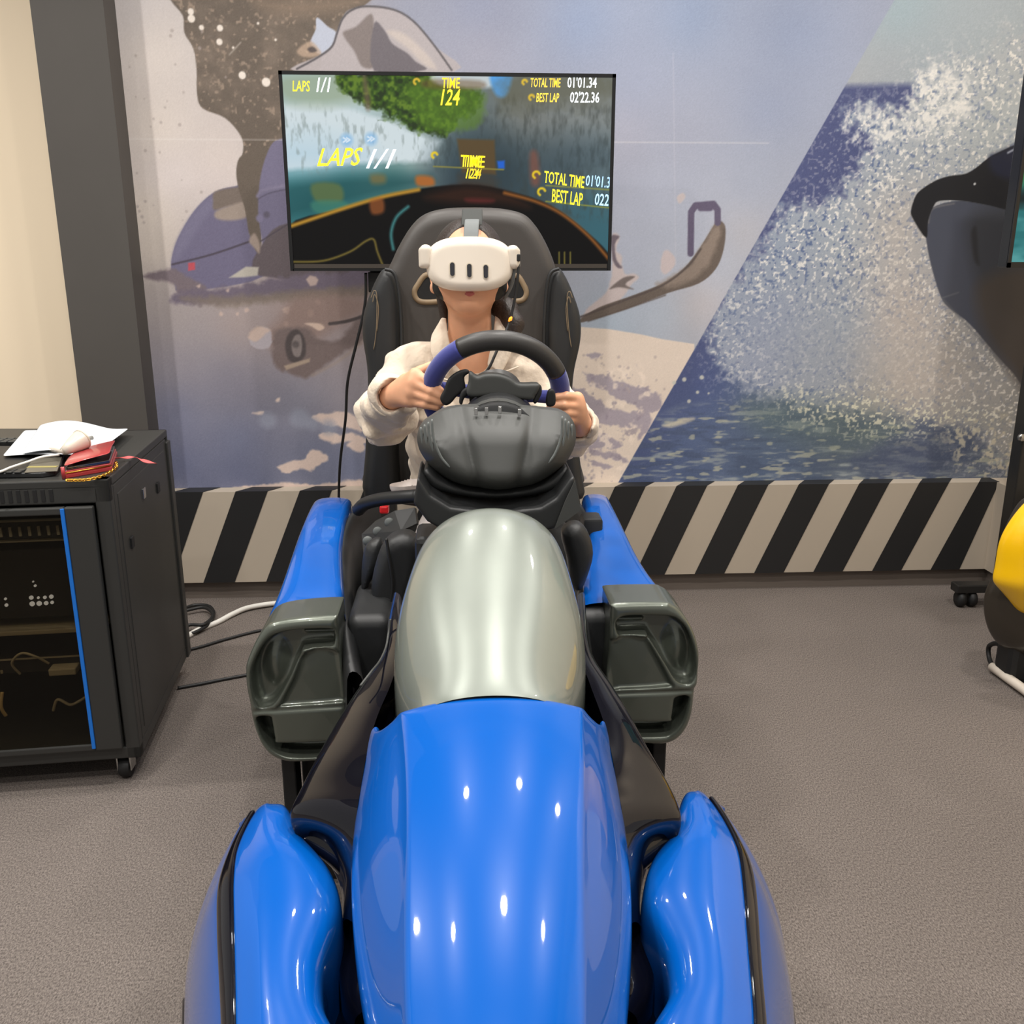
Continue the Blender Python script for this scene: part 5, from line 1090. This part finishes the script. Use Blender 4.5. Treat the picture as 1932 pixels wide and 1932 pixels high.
cable('patch_cable', 'pale looped patch cable inside the cabinet above the power strip', [rk(-0.26, 0.06, 0.268), rk(-0.27, 0.05, 0.30), rk(-0.245, 0.045, 0.325), rk(-0.215, 0.045, 0.315), rk(-0.195, 0.06, 0.29)], 0.003, 'rackgrey')
cable('patch_cable', 'short cream cable at the bottom left of the cabinet', [rk(-0.305, 0.06, 0.165), rk(-0.31, 0.055, 0.19), rk(-0.305, 0.06, 0.225)], 0.004, M.setdefault('creamc', mat('cream_cable', (196, 170, 120), 0.5)))
cable('patch_cable', 'tangled grey cable at the bottom right of the cabinet', [rk(-0.20, 0.06, 0.17), rk(-0.185, 0.055, 0.20), rk(-0.16, 0.055, 0.185), rk(-0.14, 0.06, 0.19), rk(-0.12, 0.07, 0.20)], 0.0035, 'rackgrey')
# ---------------------------------------------------------------- things on top of the cabinet
ZT = RZ1
kb = thing('keyboard', 'flat black keyboard with touchpad on the cabinet top', 'keyboard', (-1.02, 2.15, ZT))
def topz(px, py, dz=0.0): return atz(px, py, ZT+dz)
kc = [topz(-160, 910), topz(88, 904), topz(112, 892), topz(118, 858), topz(40, 846), topz(-160, 846)]
kbv = catmull(kc, 1, True)
KO = [topz(-160, 905), topz(80, 902), topz(105, 898), topz(117, 886), topz(123, 860), topz(118, 850), topz(-160, 850)]
KO = [(p[0], p[1], ZT) for p in KO]
MB().prism(KO, (0, 0, 0.012)).build('case', 'plasticdk', kb, False, bevel=0.003)
tp = [topz(46, 892, 0.0125), topz(108, 889, 0.0125), topz(117, 862, 0.0125), topz(62, 866, 0.0125)]
tpo = MB().prism([(p[0], p[1], ZT+0.0122) for p in tp], (0, 0, 0.0008)).build('touchpad', M.setdefault('tpad', mat('touchpad_grey', (92, 88, 78), 0.4)), kb)
l0, l1 = topz(50, 882, 0.0134), topz(110, 879, 0.0134); MB().box((l0[0], l0[1]-0.001, ZT+0.013), (l1[0], l1[1]+0.001, ZT+0.0136)).build('touchpad_line', M.setdefault('olive', mat('olive_line', (150, 140, 84), 0.5)), tpo)
kmesh = MB().bbox((0, 0, 0), (0.0155, 0.0145, 0.0035), 0.0015)
a0 = topz(38, 893, 0.012)
def keys(o, nrow, ncol):
    first = None
    for r_ in range(nrow):
        for c_ in range(ncol):
            pos = (o[0]-0.0155-c_*0.0185, o[1]+r_*0.0175, ZT+0.012)
            if first is None:
                k = MB(); k.add([np.array(v)+np.array(pos) for v in kmesh.V], kmesh.F); first = k.build('key', 'rack', kb); first_pos = pos
            else:
                k = first.copy(); COL.objects.link(k); k.parent = kb; k.location = np.array(pos)-np.array(first_pos)
keys(a0, 2, 9)
# second machine behind: closed grey laptop lying flat, partly under the papers
lp = thing('laptop', 'dark grey laptop lying at the back left of the cabinet top', 'laptop', (-1.25, 2.33, ZT))
LO = [topz(-220, 846), topz(30, 842), topz(75, 818), topz(-220, 818)]
MB().prism([(p[0], p[1], ZT) for p in LO], (0, 0, 0.014)).build('base', 'rack', lp, False, bevel=0.003)
la, lb_ = topz(-60, 838, 0.014), topz(22, 836, 0.014)
for r_ in range(3):
    for c_ in range(8):
        pos = (lb_[0]-c_*0.019-0.012, lb_[1]+r_*0.02+0.004, ZT+0.014); MB().add([np.array(v)+np.array(pos) for v in kmesh.V], kmesh.F).build('key', 'plastic', lp)
# papers
def sheet_paper(name, label, quad, curl, m='paper'):
    n, mm = 14, 10; V = []
    A, B, C_, D_ = [np.array(q) for q in quad]
    for i in range(n+1):
        for j in range(mm+1):
            u, v_ = i/n, j/mm; p = (A*(1-u)+B*u)*(1-v_)+(D_*(1-u)+C_*u)*v_; p = p+np.array([0, 0, curl(u, v_)]); V.append(p)
    Fc = [(i*(mm+1)+j, (i+1)*(mm+1)+j, (i+1)*(mm+1)+j+1, i*(mm+1)+j+1) for i in range(n) for j in range(mm)]
    return tag(mesh(name, V, Fc, m, None, True, 1, sol=0.0006), label, 'paper')
z1 = 0.016
sheet_paper('paper_sheet', 'lower white paper sheet under the red wallet on the cabinet', [topz(4, 862, z1), topz(150, 860, z1), topz(170, 815, z1), topz(46, 813, z1)], lambda u, v_: 0.002+0.003*math.sin(3*u))
sheet_paper('paper_sheet', 'upper white paper sheet bowed upward on the cabinet', [topz(40, 860, z1+0.006), topz(196, 846, z1+0.006), topz(244, 810, z1+0.002), topz(76, 804, z1+0.004)], lambda u, v_: 0.004+0.012*math.sin(math.pi*min(1, u*1.25))*v_+0.004*math.sin(6*u))
# cone-shaped white plastic piece with stem and cable lying on the papers
cn = thing('plastic_cone', 'white cone-shaped plastic piece lying on the papers', 'lamp', tuple(topz(128, 850, 0.03)))
p0 = topz(128, 862, 0.030); p1 = np.array(topz(140, 826, 0.045)); ax = p1-np.array(p0); ax /= np.linalg.norm(ax)
dirn = np.array([0.35, 0.75, 0.25]); dirn /= np.linalg.norm(dirn); cc = np.array(topz(122, 850, 0.038))
MB().tube([cc-dirn*0.004, cc+dirn*0.012, cc+dirn*0.03, cc+dirn*0.05, cc+dirn*0.053], [0.009, 0.014, 0.019, 0.023, 0.0235], 24).build('cone', 'milky', cn, True)
MB().tube([cc+dirn*0.0525, cc+dirn*0.056], [0.0243, 0.0243], 24).build('cone_rim', 'lensring', cn, True, sharp=40)
s0 = np.array(topz(94, 848, 0.026)); MB().tube([s0, s0*0.5+cc*0.5, cc], [0.005, 0.006, 0.008], 12).build('stem', 'whiteplastic', cn, True)
c1 = np.array(topz(160, 829, 0.040)); c2 = np.array(topz(174, 826, 0.04)); MB().tube([c1, c2], 0.005, 10).build('clip', M.setdefault('clipg', mat('grey_clip', (150, 148, 142), 0.5)), cn, True)
cable('white_cable', 'white cable trailing across the keyboard on the cabinet', [topz(112, 858, 0.026), topz(80, 862, 0.026), topz(50, 872, 0.020), topz(20, 882, 0.020), topz(0, 890, 0.019), topz(-40, 900, 0.019)], 0.0028, 'cablewhite')
# wallet with chain and ribbon
wl = thing('wallet', 'red leather wallet with a dark phone inside on the cabinet edge', 'wallet', tuple(topz(172, 884, 0.0)))
A_, B_, C_, D_ = topz(122, 904), topz(212, 888), topz(222, 858), topz(146, 868)
def slab(name, z0, z1, m, sh=0.0, par=wl, bev=0.002):
    cen = (A_+B_+C_+D_)/4; P = [np.array([*(p[:2]+(cen-p)[:2]*sh), ZT+z0]) for p in (A_, B_, C_, D_)]
    return MB().prism(P, (0, 0, z1-z0)).build(name, m, par, False, bevel=bev)
slab('back_cover', 0.0, 0.009, 'red'); slab('zip_pocket', 0.009, 0.016, 'red', 0.04); slab('phone', 0.016, 0.024, 'lens', 0.08)
zl = MB().tube([np.array([*(A_*0.98+B_*0.02)[:2], ZT+0.0125])+np.array([0, -0.0012, 0]), np.array([*B_[:2], ZT+0.0125])+np.array([0, -0.0012, 0])], 0.0014, 8).build('zip', 'gold', wl, True)
fl = []
for i in range(9):
    u = i/8; row = []
    for j in range(7):
        v_ = j/6; p = (A_*(1-u)+B_*u)*(1-v_)+(D_*(1-u)+C_*u)*v_; row.append((p[0], p[1]-0.001, ZT+0.026+0.004*math.sin(math.pi*u)+0.012*u*u*(1 if True else 0)+0.003*math.sin(5*v_)))
    fl.append(row)
loft('front_flap', fl, 'red', wl, 1, sol=0.003)
MB().tube([np.array([A_[0]-0.001, A_[1]-0.001, ZT+0.001]), np.array([A_[0]-0.001, A_[1]-0.001, ZT+0.027])], 0.004, 10).build('spine', 'red', wl, True)
ch = thing('wallet_chain', 'gold link chain hanging in front of the red wallet', 'chain', tuple(topz(172, 904, 0.0)))
cp = catmull([topz(128, 906, 0.005), topz(145, 906, 0.004), topz(165, 905, 0.004), topz(190, 899, 0.005), topz(208, 890, 0.006), topz(220, 880, 0.008), topz(218, 872, 0.010)], 5)
L0 = None
for k in range(len(cp)-1):
    c = (cp[k]+cp[k+1])/2; tdir = cp[k+1]-cp[k]; tdir /= np.linalg.norm(tdir); n1 = np.cross(tdir, (0, 0, 1)); n1 /= np.linalg.norm(n1); n2 = np.array([0, 0, 1.0])
    side = (n1*0.8+n2*0.6) if k % 2 else (n1*0.8-n2*0.6)
    MB().tube([c+tdir*0.0052*math.cos(a)+side*0.0034*math.sin(a) for a in np.linspace(0, 2*math.pi, 11)[:-1]], 0.0012, 6, closed=True).build('link', 'gold', ch, True)
rb_pts = [topz(214, 868, 0.012), topz(235, 866, 0.006), topz(255, 866, 0.004), topz(272, 872, 0.002), topz(296, 878, -0.004)]
rbm = []
for k, p in enumerate(catmull(rb_pts, 5)):
    tw = 0.5*math.sin(k*0.7); w_ = 0.006; rbm.append([p+np.array([0, -w_*math.cos(tw), 0.003+w_*math.sin(tw)]), p+np.array([0, 0, 0.004]), p+np.array([0, w_*math.cos(tw), 0.003-w_*math.sin(tw)])])
rbn = loft('ribbon', rbm, 'redcloth', None, 1, sol=0.001); tag(rbn, 'twisted red ribbon strap trailing from the wallet over the cabinet edge', 'ribbon')
# ================================================================ cables on the floor and wall
cable('floor_cable', 'white cable on the carpet between cabinet and blue fender', [atz(345, 1206, 0.008), atz(375, 1188, 0.008), atz(410, 1174, 0.008), atz(440, 1158, 0.01), atz(470, 1146, 0.012), atz(520, 1138, 0.012), atz(570, 1134, 0.01)], 0.009, 'cablewhite')
cable('floor_cable', 'coiled black cable on the carpet behind the cabinet', [atz(340, 1152, 0.01), atz(365, 1142, 0.01), atz(392, 1143, 0.012), atz(403, 1155, 0.014), atz(398, 1172, 0.014), atz(382, 1186, 0.012), atz(360, 1196, 0.01), atz(340, 1200, 0.01), atz(355, 1180, 0.02), atz(385, 1178, 0.022), atz(402, 1160, 0.022), atz(385, 1146, 0.02), atz(350, 1152, 0.018)], 0.006, 'cableblk')
cable('floor_cable', 'upper thin black cable running across the carpet to the grey pod', [atz(330, 1232, 0.005), atz(380, 1220, 0.005), atz(430, 1205, 0.005), atz(500, 1188, 0.005), atz(580, 1180, 0.005)], 0.005, 'cableblk')
cable('floor_cable', 'lower thin black cable running from the cabinet castor to the grey pod', [atz(335, 1298, 0.005), atz(380, 1290, 0.005), atz(430, 1280, 0.005), atz(480, 1272, 0.005), atz(560, 1268, 0.005)], 0.005, 'cableblk')
cable('hanging_cable', 'thin black cable hanging from the television beside the seat', [at(690, 515, 2.90), at(690, 560, 2.91), at(684, 600, 2.92), at(672, 650, 2.93), at(656, 720, 2.95), at(652, 790, 2.98), at(643, 860, 3.02), at(640, 905, 3.06), at(639, 960, 3.10), atz(638, 1120, 0.006)], 0.0045, 'cableblk')
cable('hanging_cable', 'thin black cable curving in front of the silver cowl beside the knee pad', [at(737, 1168, 1.33), at(733, 1195, 1.32), at(728, 1222, 1.29), at(716, 1248, 1.25), at(700, 1268, 1.21), at(680, 1294, 1.185)], 0.0018, 'plastic')
# ================================================================ the child driving
HT = math.radians(16)
HC = np.array([0.017, 2.085, 1.186]); hf = np.array([0, -math.cos(HT), math.sin(HT)]); hu = np.array([0, math.sin(HT), math.cos(HT)]); hx = np.array([1.0, 0, 0])
HR3 = [hx, hf, hu]
def hl(x, f, u): return HC+hx*x+hf*f+hu*u
SHL, SHR = np.array([-0.118, 2.12, 0.945]), np.array([0.155, 2.12, 0.945])
ELL, WRL = at(724, 786, 1.985), at(741, 748, 1.835)
ELR, WRR = at(1074, 812, 1.98), at(1092, 800, 1.815)
HIP = np.array([0.018, 2.14, 0.56])
def wob(v, amp, freq, seed):
    r = np.random.default_rng(seed); X, Y, Z = v.ax[0][:, None, None], v.ax[1][None, :, None], v.ax[2][None, None, :]
    for k in range(5):
        d = r.normal(size=3); d /= np.linalg.norm(d); d *= freq*r.uniform(0.6, 1.5); ph = r.uniform(0, 6)
        d2 = r.normal(size=3); d2 *= freq*0.4/np.linalg.norm(d2)
        v.D += (amp/3*np.sin(d[0]*X+d[1]*Y+d[2]*Z+ph+1.3*np.sin(d2[0]*X+d2[1]*Y+d2[2]*Z+ph*2))).astype(np.float32)
v = Vol((-0.24, 1.68, 0.50), (0.26, 2.26, 1.32), 0.0027)
# head
v.ell(hl(0, -0.012, 0.004), (0.074, 0.087, 0.084), rot=HR3)
v.ell(hl(0, 0.016, -0.052), (0.064, 0.060, 0.062), 0.03, rot=HR3)
v.ell(hl(0, 0.048, -0.100), (0.030, 0.024, 0.022), 0.035, rot=HR3)
v.ell(hl(-0.036, 0.045, -0.060), (0.030, 0.028, 0.030), 0.03); v.ell(hl(0.036, 0.045, -0.060), (0.030, 0.028, 0.030), 0.03)
v.cone(hl(0, 0.078, -0.005), hl(0, 0.094, -0.030), 0.007, 0.011, 0.012)
v.ell(hl(0, 0.068, -0.080), (0.022, 0.013, 0.014), 0.014, rot=HR3)
for s in (-1, 1):
    v.ell(hl(s*0.078, -0.005, -0.024), (0.008, 0.018, 0.028), 0.006, rot=HR3); v.ell(hl(s*0.076, 0.006, -0.058), (0.009, 0.010, 0.013), 0.006, rot=HR3)
# neck, torso, arms
v.cone(hl(0, -0.012, -0.06), (0.018, 2.115, 0.99), 0.046, 0.050, 0.025)
v.ell((0.018, 2.135, 0.87), (0.118, 0.072, 0.135), 0.05); v.ell((0.018, 2.14, 0.70), (0.105, 0.072, 0.17), 0.06)
for S_, E_, W_ in ((SHL, ELL, WRL), (SHR, ELR, WRR)):
    v.cone((0.018, 2.125, 0.965), S_, 0.045, 0.036, 0.03); v.cone(S_, E_, 0.034, 0.028, 0.02); v.cone(E_, W_, 0.028, 0.021, 0.015)
# left hand in the picture: palm, four fingers over the front of the rim, thumb behind it
def hand(W_, fingers, thumb, rk_=0.0125, rt=0.0074):
    for (k0, m0, t0) in fingers:
        K, Mi, T = at(*k0), at(*m0), at(*t0)
        v.cone(W_, K, 0.019, rk_, 0.012); v.cone(K, Mi, 0.0098, 0.0086, 0.004); v.cone(Mi, T, 0.0086, rt, 0.002)
    P = [at(*t) for t in thumb]; v.cone(W_, P[0], 0.018, 0.013, 0.012); v.cone(P[0], P[1], 0.0115, 0.0098, 0.006); v.cone(P[1], P[2], 0.0098, 0.0082, 0.003)
hand(WRL, [((784, 706, 1.748), (812, 722, 1.727), (831, 737, 1.727)), ((779, 722, 1.742), (812, 738, 1.724), (833, 749, 1.725)), ((776, 740, 1.742), (809, 752, 1.725), (832, 760, 1.727)), ((774, 757, 1.748), (802, 763, 1.730), (824, 768, 1.730))], [(768, 718, 1.79), (792, 700, 1.787), (812, 690, 1.785)])
hand(WRR, [((1089, 751, 1.750), (1068, 747, 1.729), (1050, 749, 1.727)), ((1092, 766, 1.748), (1064, 764, 1.726), (1038, 766, 1.727)), ((1092, 780, 1.752), (1070, 779, 1.731), (1050, 778, 1.730)), ((1089, 792, 1.758), (1072, 792, 1.738), (1056, 790, 1.736))], [(1082, 772, 1.79), (1062, 748, 1.787), (1046, 731, 1.786)])
V_, Q_ = nets(v.D)
person = bigmesh('person', v.lo+V_*v.h, Q_, 'skin')
tag(person, 'child in cream jacket wearing a white headset and gripping the wheel', 'person')
# lips
HC = HC+hu*(-0.0185)+hf*0.0005
lv = Vol(hl(0, 0.07, -0.08)-0.04, hl(0, 0.07, -0.06)+0.04, 0.0012)
lv.cone(hl(-0.017, 0.074, -0.066), hl(-0.003, 0.082, -0.0625), 0.0028, 0.0042, 0.003); lv.cone(hl(0.017, 0.074, -0.066), hl(0.003, 0.082, -0.0625), 0.0028, 0.0042, 0.003)
lv.cone(hl(-0.014, 0.075, -0.0695), hl(0.0, 0.0805, -0.0715), 0.0026, 0.0046, 0.003); lv.cone(hl(0.014, 0.075, -0.0695), hl(0.0, 0.0805, -0.0715), 0.0026, 0.0046, 0.003)
lv.mesh('lips', 'lip', person); HC = HC-hu*(-0.0185)-hf*0.0005
# hair with side ponytail
v = Vol((-0.11, 1.95, 0.93), (0.15, 2.26, 1.33), 0.003)
v.ell(hl(0, -0.020, 0.008), (0.080, 0.094, 0.090), rot=HR3)
v.ell(hl(0, 0.075, -0.035), (0.062, 0.060, 0.098), 0.012, 'sub', rot=HR3); v.rbox(hl(0, 0.06, -0.09), (0.2, 0.09, 0.09), 0.01, 0.01, 'sub', rot=HR3)
for s in (-1, 1): v.cone(hl(s*0.071, -0.008, -0.02), hl(s*0.067, 0.004, -0.05), 0.022, 0.018, 0.006, 'sub')
v.chain([np.array((0.03, 2.17, 1.12)), at(955, 585, 2.10), at(968, 612, 2.07), at(966, 645, 2.05)], [0.028, 0.024, 0.022, 0.010], 0.015)
v.cone(hl(-0.06, -0.03, -0.06), at(838, 606, 2.10), 0.014, 0.008, 0.01)
v.mesh('hair', 'hair', person)
# tee under the jacket
v = Vol((-0.12, 2.02, 0.60), (0.16, 2.24, 0.99), 0.004); v.ell((0.018, 2.135, 0.83), (0.122, 0.078, 0.17)); v.ell(at(890, 662, 2.06), (0.035, 0.05, 0.034), 0.006, 'sub'); v.mesh('tee', 'tee', person)
# jacket
v = Vol((-0.27, 1.72, 0.55), (0.30, 2.28, 1.06), 0.0036)
v.rbox((0.018, 2.14, 0.80), (0.142, 0.088, 0.20), 0.075)
for S_, E_, W_, k in ((SHL, ELL, WRL, 0), (SHR, ELR, WRR, 1)):
    v.cone((0.018, 2.13, 0.955), S_, 0.062, 0.055, 0.03); v.cone(S_, E_, 0.058, 0.054, 0.03)
    dr = W_-E_; dr = dr/np.linalg.norm(dr)
    C_ = W_-dr*0.004; v.cone(E_, C_, 0.054, 0.043 if k == 0 else 0.036, 0.02)
    v.ell(E_+np.array([0, 0, -0.008]), (0.048, 0.054, 0.044), 0.03)
    v.cone(E_+dr*0.03, W_+dr*0.05, 0.028, 0.036 if k == 0 else 0.029, 0.004, 'sub')
wob(v, 0.0085, 60, 5); wob(v, 0.0055, 120, 9)
v.cone((0.018, 2.11, 0.985), (0.018, 2.09, 1.08), 0.058, 0.07, 0.01, 'sub')
vp = catmull(Qy([(846, 596), (928, 596), (930, 640), (924, 680), (912, 702), (890, 704), (872, 702), (858, 680), (846, 640)], 2.05), 3, True); v.extr(vp, 1.92, 2.115, 0.008, 0.006, 'sub')
jk = v.mesh('jacket', 'jacket', person)
def flap(inner, outer, name='collar_flap'):
    I = catmull([at(*p) for p in inner], 5); O = catmull([at(*p) for p in outer], 5); rows = []
    for a, b in zip(I, O): m_ = (a+b)/2+np.array([0, -0.008, 0.006]); rows.append([a, a*0.6+m_*0.4, m_, m_*0.5+b*0.5, b])
    return loft(name, rows, 'jacket', jk, 1, sol=0.004)
flap([(842, 588, 2.11), (843, 606, 2.085), (848, 640, 2.045), (860, 690, 2.028)], [(822, 622, 2.09), (812, 636, 2.055), (814, 672, 2.025), (840, 716, 2.015)])
flap([(934, 588, 2.11), (934, 606, 2.085), (929, 640, 2.045), (920, 690, 2.028)], [(956, 614, 2.09), (968, 630, 2.055), (964, 668, 2.025), (944, 708, 2.015)])
ring = [np.array((0.018+0.062*math.cos(a), 2.125+0.055*math.sin(a), 1.005+0.022*math.sin(a))) for a in np.linspace(-0.35, math.pi+0.35, 18)]
MB().tube(ring, 0.013, 10).build('collar_band', 'jacket', jk, True)
for L in ([(924, 706, 2.005), (950, 702, 2.012), (978, 692, 2.03)], [(800, 702, 2.03), (825, 712, 2.012), (850, 718, 2.005)]):
    MB().tube(catmull([at(*p) for p in L], 5), 0.0022, 6).build('pocket_seam', 'jacket', jk, True)
# cuffs
for E_, W_, r in ((ELL, WRL, 0.0405), (ELR, WRR, 0.0335)):
    dr = (W_-E_)/np.linalg.norm(W_-E_); n1 = np.cross(dr, (0, 0, 1)); n1 /= np.linalg.norm(n1); n2 = np.cross(dr, n1); c = W_-dr*0.002
    MB().tube([c+(n1*math.cos(a)+n2*math.sin(a))*r*(1+0.06*math.sin(3*a))+dr*0.003*math.sin(2*a+1) for a in np.linspace(0, 2*math.pi, 29)[:-1]], 0.0042, 8, closed=True).build('cuff', 'jacket', jk, True)
# trousers and shoes
v = Vol((-0.22, 1.42, 0.22), (0.26, 2.26, 0.72), 0.006)
v.rbox((0.018, 2.13, 0.56), (0.125, 0.10, 0.075), 0.06)
for s in (-1, 1):
    kn = np.array([0.018+s*0.085, 1.82, 0.49]); v.chain([np.array([0.018+s*0.06, 2.12, 0.55]), kn, np.array([0.018+s*0.10, 1.62, 0.36])], [0.068, 0.052, 0.042], 0.02)
v.cone(at(786, 905, 1.98), at(756, 916, 1.96), 0.032, 0.022, 0.02)
wob(v, 0.004, 60, 3); v.mesh('trousers', 'trousers', person)
for s in (-1, 1):
    v = Vol((0.018+s*0.10-0.06, 1.42, 0.28), (0.018+s*0.10+0.06, 1.70, 0.42), 0.005); v.ell((0.018+s*0.10, 1.54, 0.335), (0.036, 0.085, 0.030)); v.cone((0.018+s*0.10, 1.60, 0.345), (0.018+s*0.10, 1.62, 0.38), 0.036, 0.036, 0.02); v.mesh('shoe', 'whiteplastic', person)
# ================================================================ headset
VT = math.radians(7); vf = np.array([0, -math.cos(VT), math.sin(VT)]); vu = np.array([0, math.sin(VT), math.cos(VT)]); VR = [hx, vf, vu]
hs = thing('headset', 'white virtual reality headset with three dark pill windows on the face', 'headset', tuple(at(886, 540, 2.0)))
VF = 1.962; vc = at(886.5, 495, VF); VC = vc-vf*0.030
v = Vol(VC-np.array([0.125, 0.09, 0.09]), VC+np.array([0.125, 0.09, 0.09]), 0.002)
sup = [(VC[0]+0.0905*math.copysign(abs(math.cos(a))**0.74, math.cos(a)), VC[2]+0.0545*math.copysign(abs(math.sin(a))**0.74, math.sin(a))) for a in np.linspace(0, 2*math.pi, 65)[:-1]]
v.extr(sup, VC[1]-0.034, VC[1]+0.034, 0.020)
bend = lambda P: P+np.stack([0*P[:, 0], 2.6*(P[:, 0]-VC[0])**2+0.11*(P[:, 2]-VC[2]), 0*P[:, 0]], 1)
vis = v.mesh('visor', 'whiteplastic', hs, warp=bend)
v = Vol(VC-np.array([0.125, 0.09, 0.09]), VC+np.array([0.125, 0.12, 0.09]), 0.003)
v.rbox(VC-vf*0.045-vu*0.011, (0.080, 0.030, 0.060), 0.03, rot=VR); v.ell(VC-vf*0.05-vu*0.074, (0.028, 0.07, 0.024), 0.008, 'sub'); v.mesh('face_gasket', 'rubber', hs, warp=bend)
# parting seam near the edge of the visor
prof = []
for a in np.linspace(0, 2*math.pi, 73)[:-1]:
    cx_, cz_ = math.cos(a), math.sin(a); x_ = 0.0905*math.copysign(abs(cx_)**0.62, cx_); z_ = 0.0565*math.copysign(abs(cz_)**0.8, cz_)
for (px, py, col) in [(853.5, 508, 'lens'), (885.5, 510.5, 'lens'), (916.5, 512.5, 'lens')]:
    q = at(px, py, VF); dx = q[0]-VC[0]; q = q+np.array([0, 2.6*dx*dx+0.11*(q[2]-VC[2])-(q[1]-(VC[1]-0.034)), 0])+vf*0.0006
    def pill(r, h, off, m_, par, nm, n=20):
        pts = []
        for k in range(n):
            a = 2*math.pi*k/n; cz_ = h if math.sin(a) >= 0 else -h
            pts.append(q+hx*r*math.cos(a)+vu*(r*math.sin(a)+cz_)+vf*off)
        return MB().prism(pts, -vf*0.006).build(nm, m_, par, False)
    w_ = pill(0.0064, 0.0088, 0.0006, 'lensring', vis, 'window_frame'); pill(0.0047, 0.0086, 0.0013, 'lens', vis, 'window_glass')
for (px, py, s) in ((804, 484, -1), (967, 485, 1)):
    q = at(px, py, VF+0.045)
    v = Vol(q-0.05, q+0.05, 0.002); v.rbox(q, (0.012, 0.030, 0.024), 0.011); v.rbox(q+np.array([s*0.009, 0.0, -0.003]), (0.006, 0.022, 0.020), 0.0055, 0.004); v.mesh('strap_arm', 'whiteplastic', hs)
def ribbon(name, path, width, m_, th=0.003):
    P = catmull([at(*p) for p in path], 5); rows = [[p-hx*width/2, p-hx*width/4, p, p+hx*width/4, p+hx*width/2] for p in P]
    return loft(name, rows, m_, hs, 1, sol=th)
ribbon('top_strap', [(888.5, 450, 1.985), (889, 436, 1.993), (890, 422, 2.006), (890.5, 416, 2.02), (891, 413, 2.05)], 0.031, 'strapgrey')
ribbon('top_strap', [(890, 424, 2.03), (890.5, 412, 2.05), (891, 402, 2.08), (891, 395, 2.12), (891, 394, 2.16)], 0.045, 'strapdk')
MB().tube(catmull([at(*p) for p in [(974, 482, 2.0), (978, 492, 1.99), (977, 520, 1.985), (972, 560, 1.985), (962, 605, 1.98), (948, 640, 1.965), (936, 665, 1.955), (925, 690, 1.95), (915, 706, 1.95), (908, 730, 1.93)]], 8), 0.0032, 8).build('cable', 'cableblk', hs, True)
q = at(976, 485, 1.985); MB().bbox(q-np.array([0.006, 0.006, 0.009]), q+np.array([0.006, 0.006, 0.006]), 0.002).build('plug', 'cableblk', hs)
q = at(971.5, 483, 1.982); MB().bbox(q-np.array([0.003, 0.003, 0.004]), q+np.array([0.003, 0.003, 0.004]), 0.001).build('status_light', 'amber', hs)
q = at(963, 602, 1.972); MB().tube([q-np.array([0.004, 0, 0.005]), q, q+np.array([0.003, 0, 0.005])], [0.0012, 0.004, 0.0015], 8).build('cable_tag', 'amber', hs, True)
MB().tube(catmull([at(*p) for p in [(972, 500, 1.995), (968, 525, 2.0), (962, 545, 2.02), (952, 562, 2.05)]], 6), 0.004, 8).build('side_strap', 'strapgrey', hs, True)
